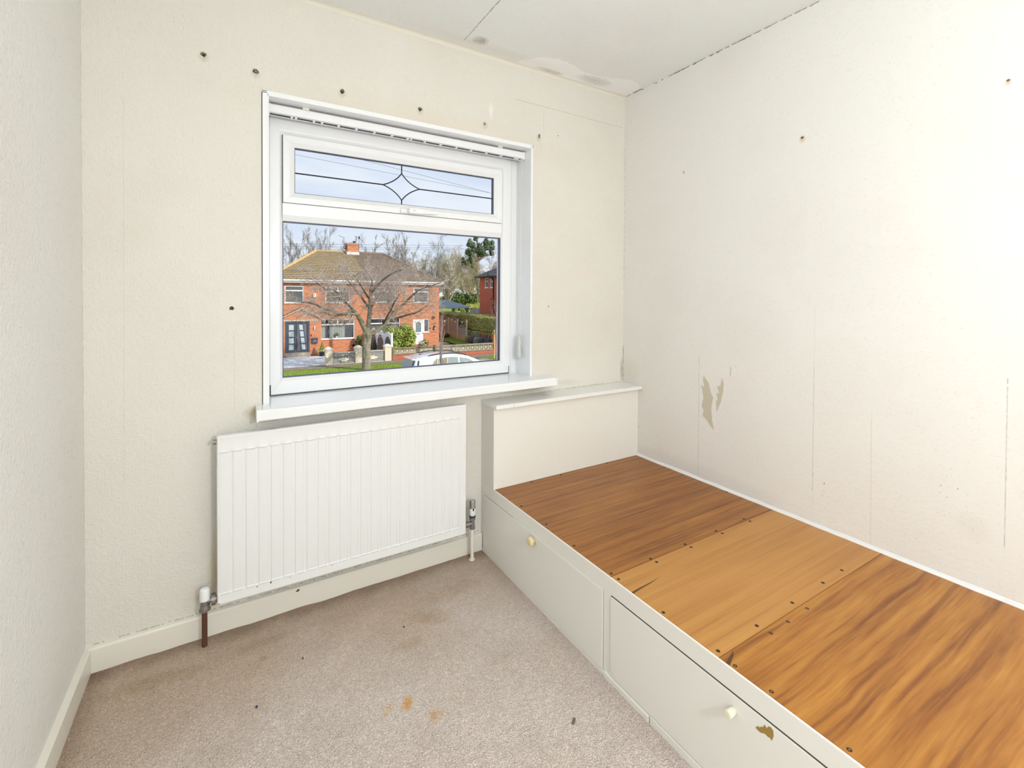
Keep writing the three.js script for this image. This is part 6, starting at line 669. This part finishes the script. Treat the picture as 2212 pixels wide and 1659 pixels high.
/* ---------- parked car ---------- */
{
  const c = thing('car', 'white estate car with black roof rails parked at the far kerb', 'car', [0, -3.12, -17.65]), paint = phy({ color: lin(0.80, 0.81, 0.83), roughness: 0.25, clearcoat: 1, clearcoatRoughness: 0.05 }), glass = phy({ color: lin(0.30, 0.34, 0.32), roughness: 0.06, clearcoat: 1 }), glassDark = phy({ color: lin(0.03, 0.035, 0.035), roughness: 0.05, clearcoat: 1 });  // side glass is paler: bright reflection put into its base colour
  // stations along the length: x, roof height, half width at roof, belt height, half width at belt
  const S = [[6.93, 0.98, 0.74, 0.95, 0.80], [7.04, 1.22, 0.70, 0.98, 0.83], [7.17, 1.52, 0.62, 1.02, 0.86], [7.34, 1.615, 0.63, 1.03, 0.875], [7.7, 1.67, 0.66, 1.035, 0.89], [8.3, 1.705, 0.67, 1.03, 0.895], [8.9, 1.70, 0.67, 1.02, 0.895], [9.4, 1.645, 0.66, 1.01, 0.89], [9.72, 1.56, 0.64, 1.0, 0.885], [10.05, 1.42, 0.68, 1.0, 0.875], [10.45, 1.20, 0.74, 1.05, 0.86], [10.6, 1.13, 0.76, 1.07, 0.855]];
  const sec = ([x, yt, wt, yb, wb]) => { const o = [], e = Math.min(0.07, (yt - yb) * 0.5); o.push([x, yb, wb], [x, lerp(yb, yt - e, 0.5), lerp(wb, wt + 0.03, 0.46)], [x, yt - e, wt + 0.035], [x, yt - e * 0.3, wt - 0.03], [x, yt + 0.005, wt * 0.6], [x, yt + 0.012, 0]); return [...o, ...o.slice(0, -1).reverse().map(([a, b, d]) => [a, b, -d])]; };
  const loft = (list, close) => { const f = []; for (let i = 0; i < list.length - 1; i++) for (let k = 0; k < list[0].length - 1; k++) f.push([list[i][k], list[i][k + 1], list[i + 1][k + 1], list[i + 1][k]]); return toCreasedNormals(quads(f.map((q2) => q2.slice().reverse())), 0.5); };
  part('roof', loft(S.map(sec)), paint, c);
  const B = [[6.80, 0.45, 0.70, 0.90], [6.84, 0.30, 0.78, 0.97], [7.0, 0.25, 0.86, 0.99], [7.4, 0.25, 0.90, 1.035], [8.3, 0.25, 0.905, 1.04], [9.4, 0.25, 0.905, 1.02], [10.4, 0.25, 0.89, 1.17], [10.9, 0.25, 0.87, 1.19], [11.3, 0.28, 0.84, 1.16], [11.6, 0.3, 0.80, 1.06], [11.75, 0.34, 0.75, 0.9], [11.82, 0.42, 0.68, 0.70]].map(([x, y0, w, y1]) => { const o = [[x, y0, w * 0.94], [x, lerp(y0, y1, 0.35), w], [x, lerp(y0, y1, 0.8), w * 0.985], [x, y1 - 0.02, w * 0.95], [x, y1 + (x > 10.3 ? 0.015 : -0.02), w * 0.8], [x, y1 + (x > 10.3 ? 0.03 : -0.02), 0]]; return [...o, ...o.slice(0, -1).reverse().map(([a, b, d]) => [a, b, -d])]; }); part('body', loft(B), paint, c); part('underbody', bx(6.9, 0.2, -0.8, 11.1, 0.35, 0.8), M.black, c);
  // glazing, a few millimetres proud of the shell
  const at = (x, k, out = 0.006) => { let i = 0; while (i < S.length - 2 && S[i + 1][0] < x) i++; const t = (x - S[i][0]) / (S[i + 1][0] - S[i][0]), s = S[i].map((v, j) => lerp(v, S[i + 1][j], t)), e = Math.min(0.07, (s[1] - s[3]) * 0.5), yt = s[1] - e, a = 0.5, w = k < a ? lerp(s[4], lerp(s[4], s[2] + 0.03, 0.46), k / a) : lerp(lerp(s[4], s[2] + 0.03, 0.46), s[2] + 0.035, (k - a) / (1 - a)); return [x, lerp(s[3], yt, k), w + out]; };
  const strip = (list) => quads(list.slice(0, -1).map((p, i) => [p[0], list[i + 1][0], list[i + 1][1], p[1]])), mirror = (g) => { const m = g.clone().scale(1, 1, -1); const p = m.attributes.position.array; for (let i = 0; i < p.length; i += 9) for (let k = 0; k < 3; k++) { const t = p[i + 3 + k]; p[i + 3 + k] = p[i + 6 + k]; p[i + 6 + k] = t; } m.computeVertexNormals(); return m; };
  for (const xs of [[[7.88, 0.25, 0.45], [7.98, 0.08, 0.72], [8.25, 0.05, 0.86], [8.6, 0.05, 0.9], [9.12, 0.05, 0.9]], [[9.2, 0.05, 0.9], [9.5, 0.05, 0.88], [9.75, 0.05, 0.82], [10.0, 0.05, 0.66], [10.2, 0.08, 0.3]]]) { const dn = []; for (let i = 0; i < xs.length - 1; i++) for (let k = 0; k < 8; k++) dn.push([0, 1, 2].map((j) => lerp(xs[i][j], xs[i + 1][j], k / 8))); dn.push(xs[xs.length - 1]); const g = join([0, 1, 2, 3].map((v) => strip(dn.map(([x, a, b]) => [at(x, lerp(a, b, v / 4), 0.016), at(x, lerp(a, b, (v + 1) / 4), 0.016)])))); part('side_window', g, glass, c); part('side_window', mirror(g), glass, c); }
  part('rear_window', quads([[[6.955, 1.06, 0.66], [6.955, 1.06, -0.66], [7.13, 1.46, -0.55], [7.13, 1.46, 0.55]].reverse().map(([x, y, z]) => [x - 0.03, y, z]), [[6.955, 1.06, 0.66], [7.13, 1.46, 0.55], [7.34, 1.50, 0.69], [7.24, 1.12, 0.855]].map(([x, y, z]) => [x - 0.02, y + 0.0, z + 0.012])].map((k, i) => k)), glassDark, c);
  part('windscreen', strip([[[9.78, 1.55, 0.6], [9.78, 1.55, -0.6]], [[10.08, 1.42, 0.64], [10.08, 1.42, -0.64]], [[10.47, 1.21, 0.7], [10.47, 1.21, -0.7]]].map((a) => a.map(([x, y, z]) => [x + 0.01, y + 0.02, z]))), glassDark, c);
  part('spoiler', [rbx(7.02, 1.50, -0.6, 7.32, 1.56, 0.6, 0.02)], paint, c); for (const s of [-1, 1]) part('roof_rail', [tube([[7.75, 1.655, 0.62 * s], [7.95, 1.70, 0.615 * s], [8.6, 1.735, 0.61 * s], [9.3, 1.69, 0.60 * s], [9.6, 1.60, 0.61 * s]], 0.024, 40, 8)], M.black, c); part('aerial_mast', [rod([7.62, 1.66, 0.0], [7.40, 1.98, 0.0], 0.008, 6), rbx(7.56, 1.64, -0.03, 7.72, 1.69, 0.03, 0.015)], M.black, c);
  for (const s of [-1, 1]) { part('door_mirror', rbx(10.0, 1.03, s > 0 ? 0.88 : -1.06, 10.14, 1.17, s > 0 ? 1.06 : -0.88, 0.04, 3), paint, c); for (const x of [7.65, 10.75]) { const w = new THREE.Group(); w.name = 'wheel'; c.add(w); part('tyre', new THREE.TorusGeometry(0.25, 0.085, 10, 24).scale(1, 1, 1.2).translate(x, 0.335, s * 0.80), M.black, w); part('rim', cyl(0.22, 0.22, 0.1, x, 0.335, s * 0.82, 20, 'z'), M.chrome, w); } part('tail_lamp', rbx(6.88, 0.78, s > 0 ? 0.6 : -0.84, 7.0, 0.98, s > 0 ? 0.84 : -0.6, 0.03), std({ color: lin(0.3, 0.01, 0.01), roughness: 0.2 }), c); }
}

renderer.render(scene, camera);
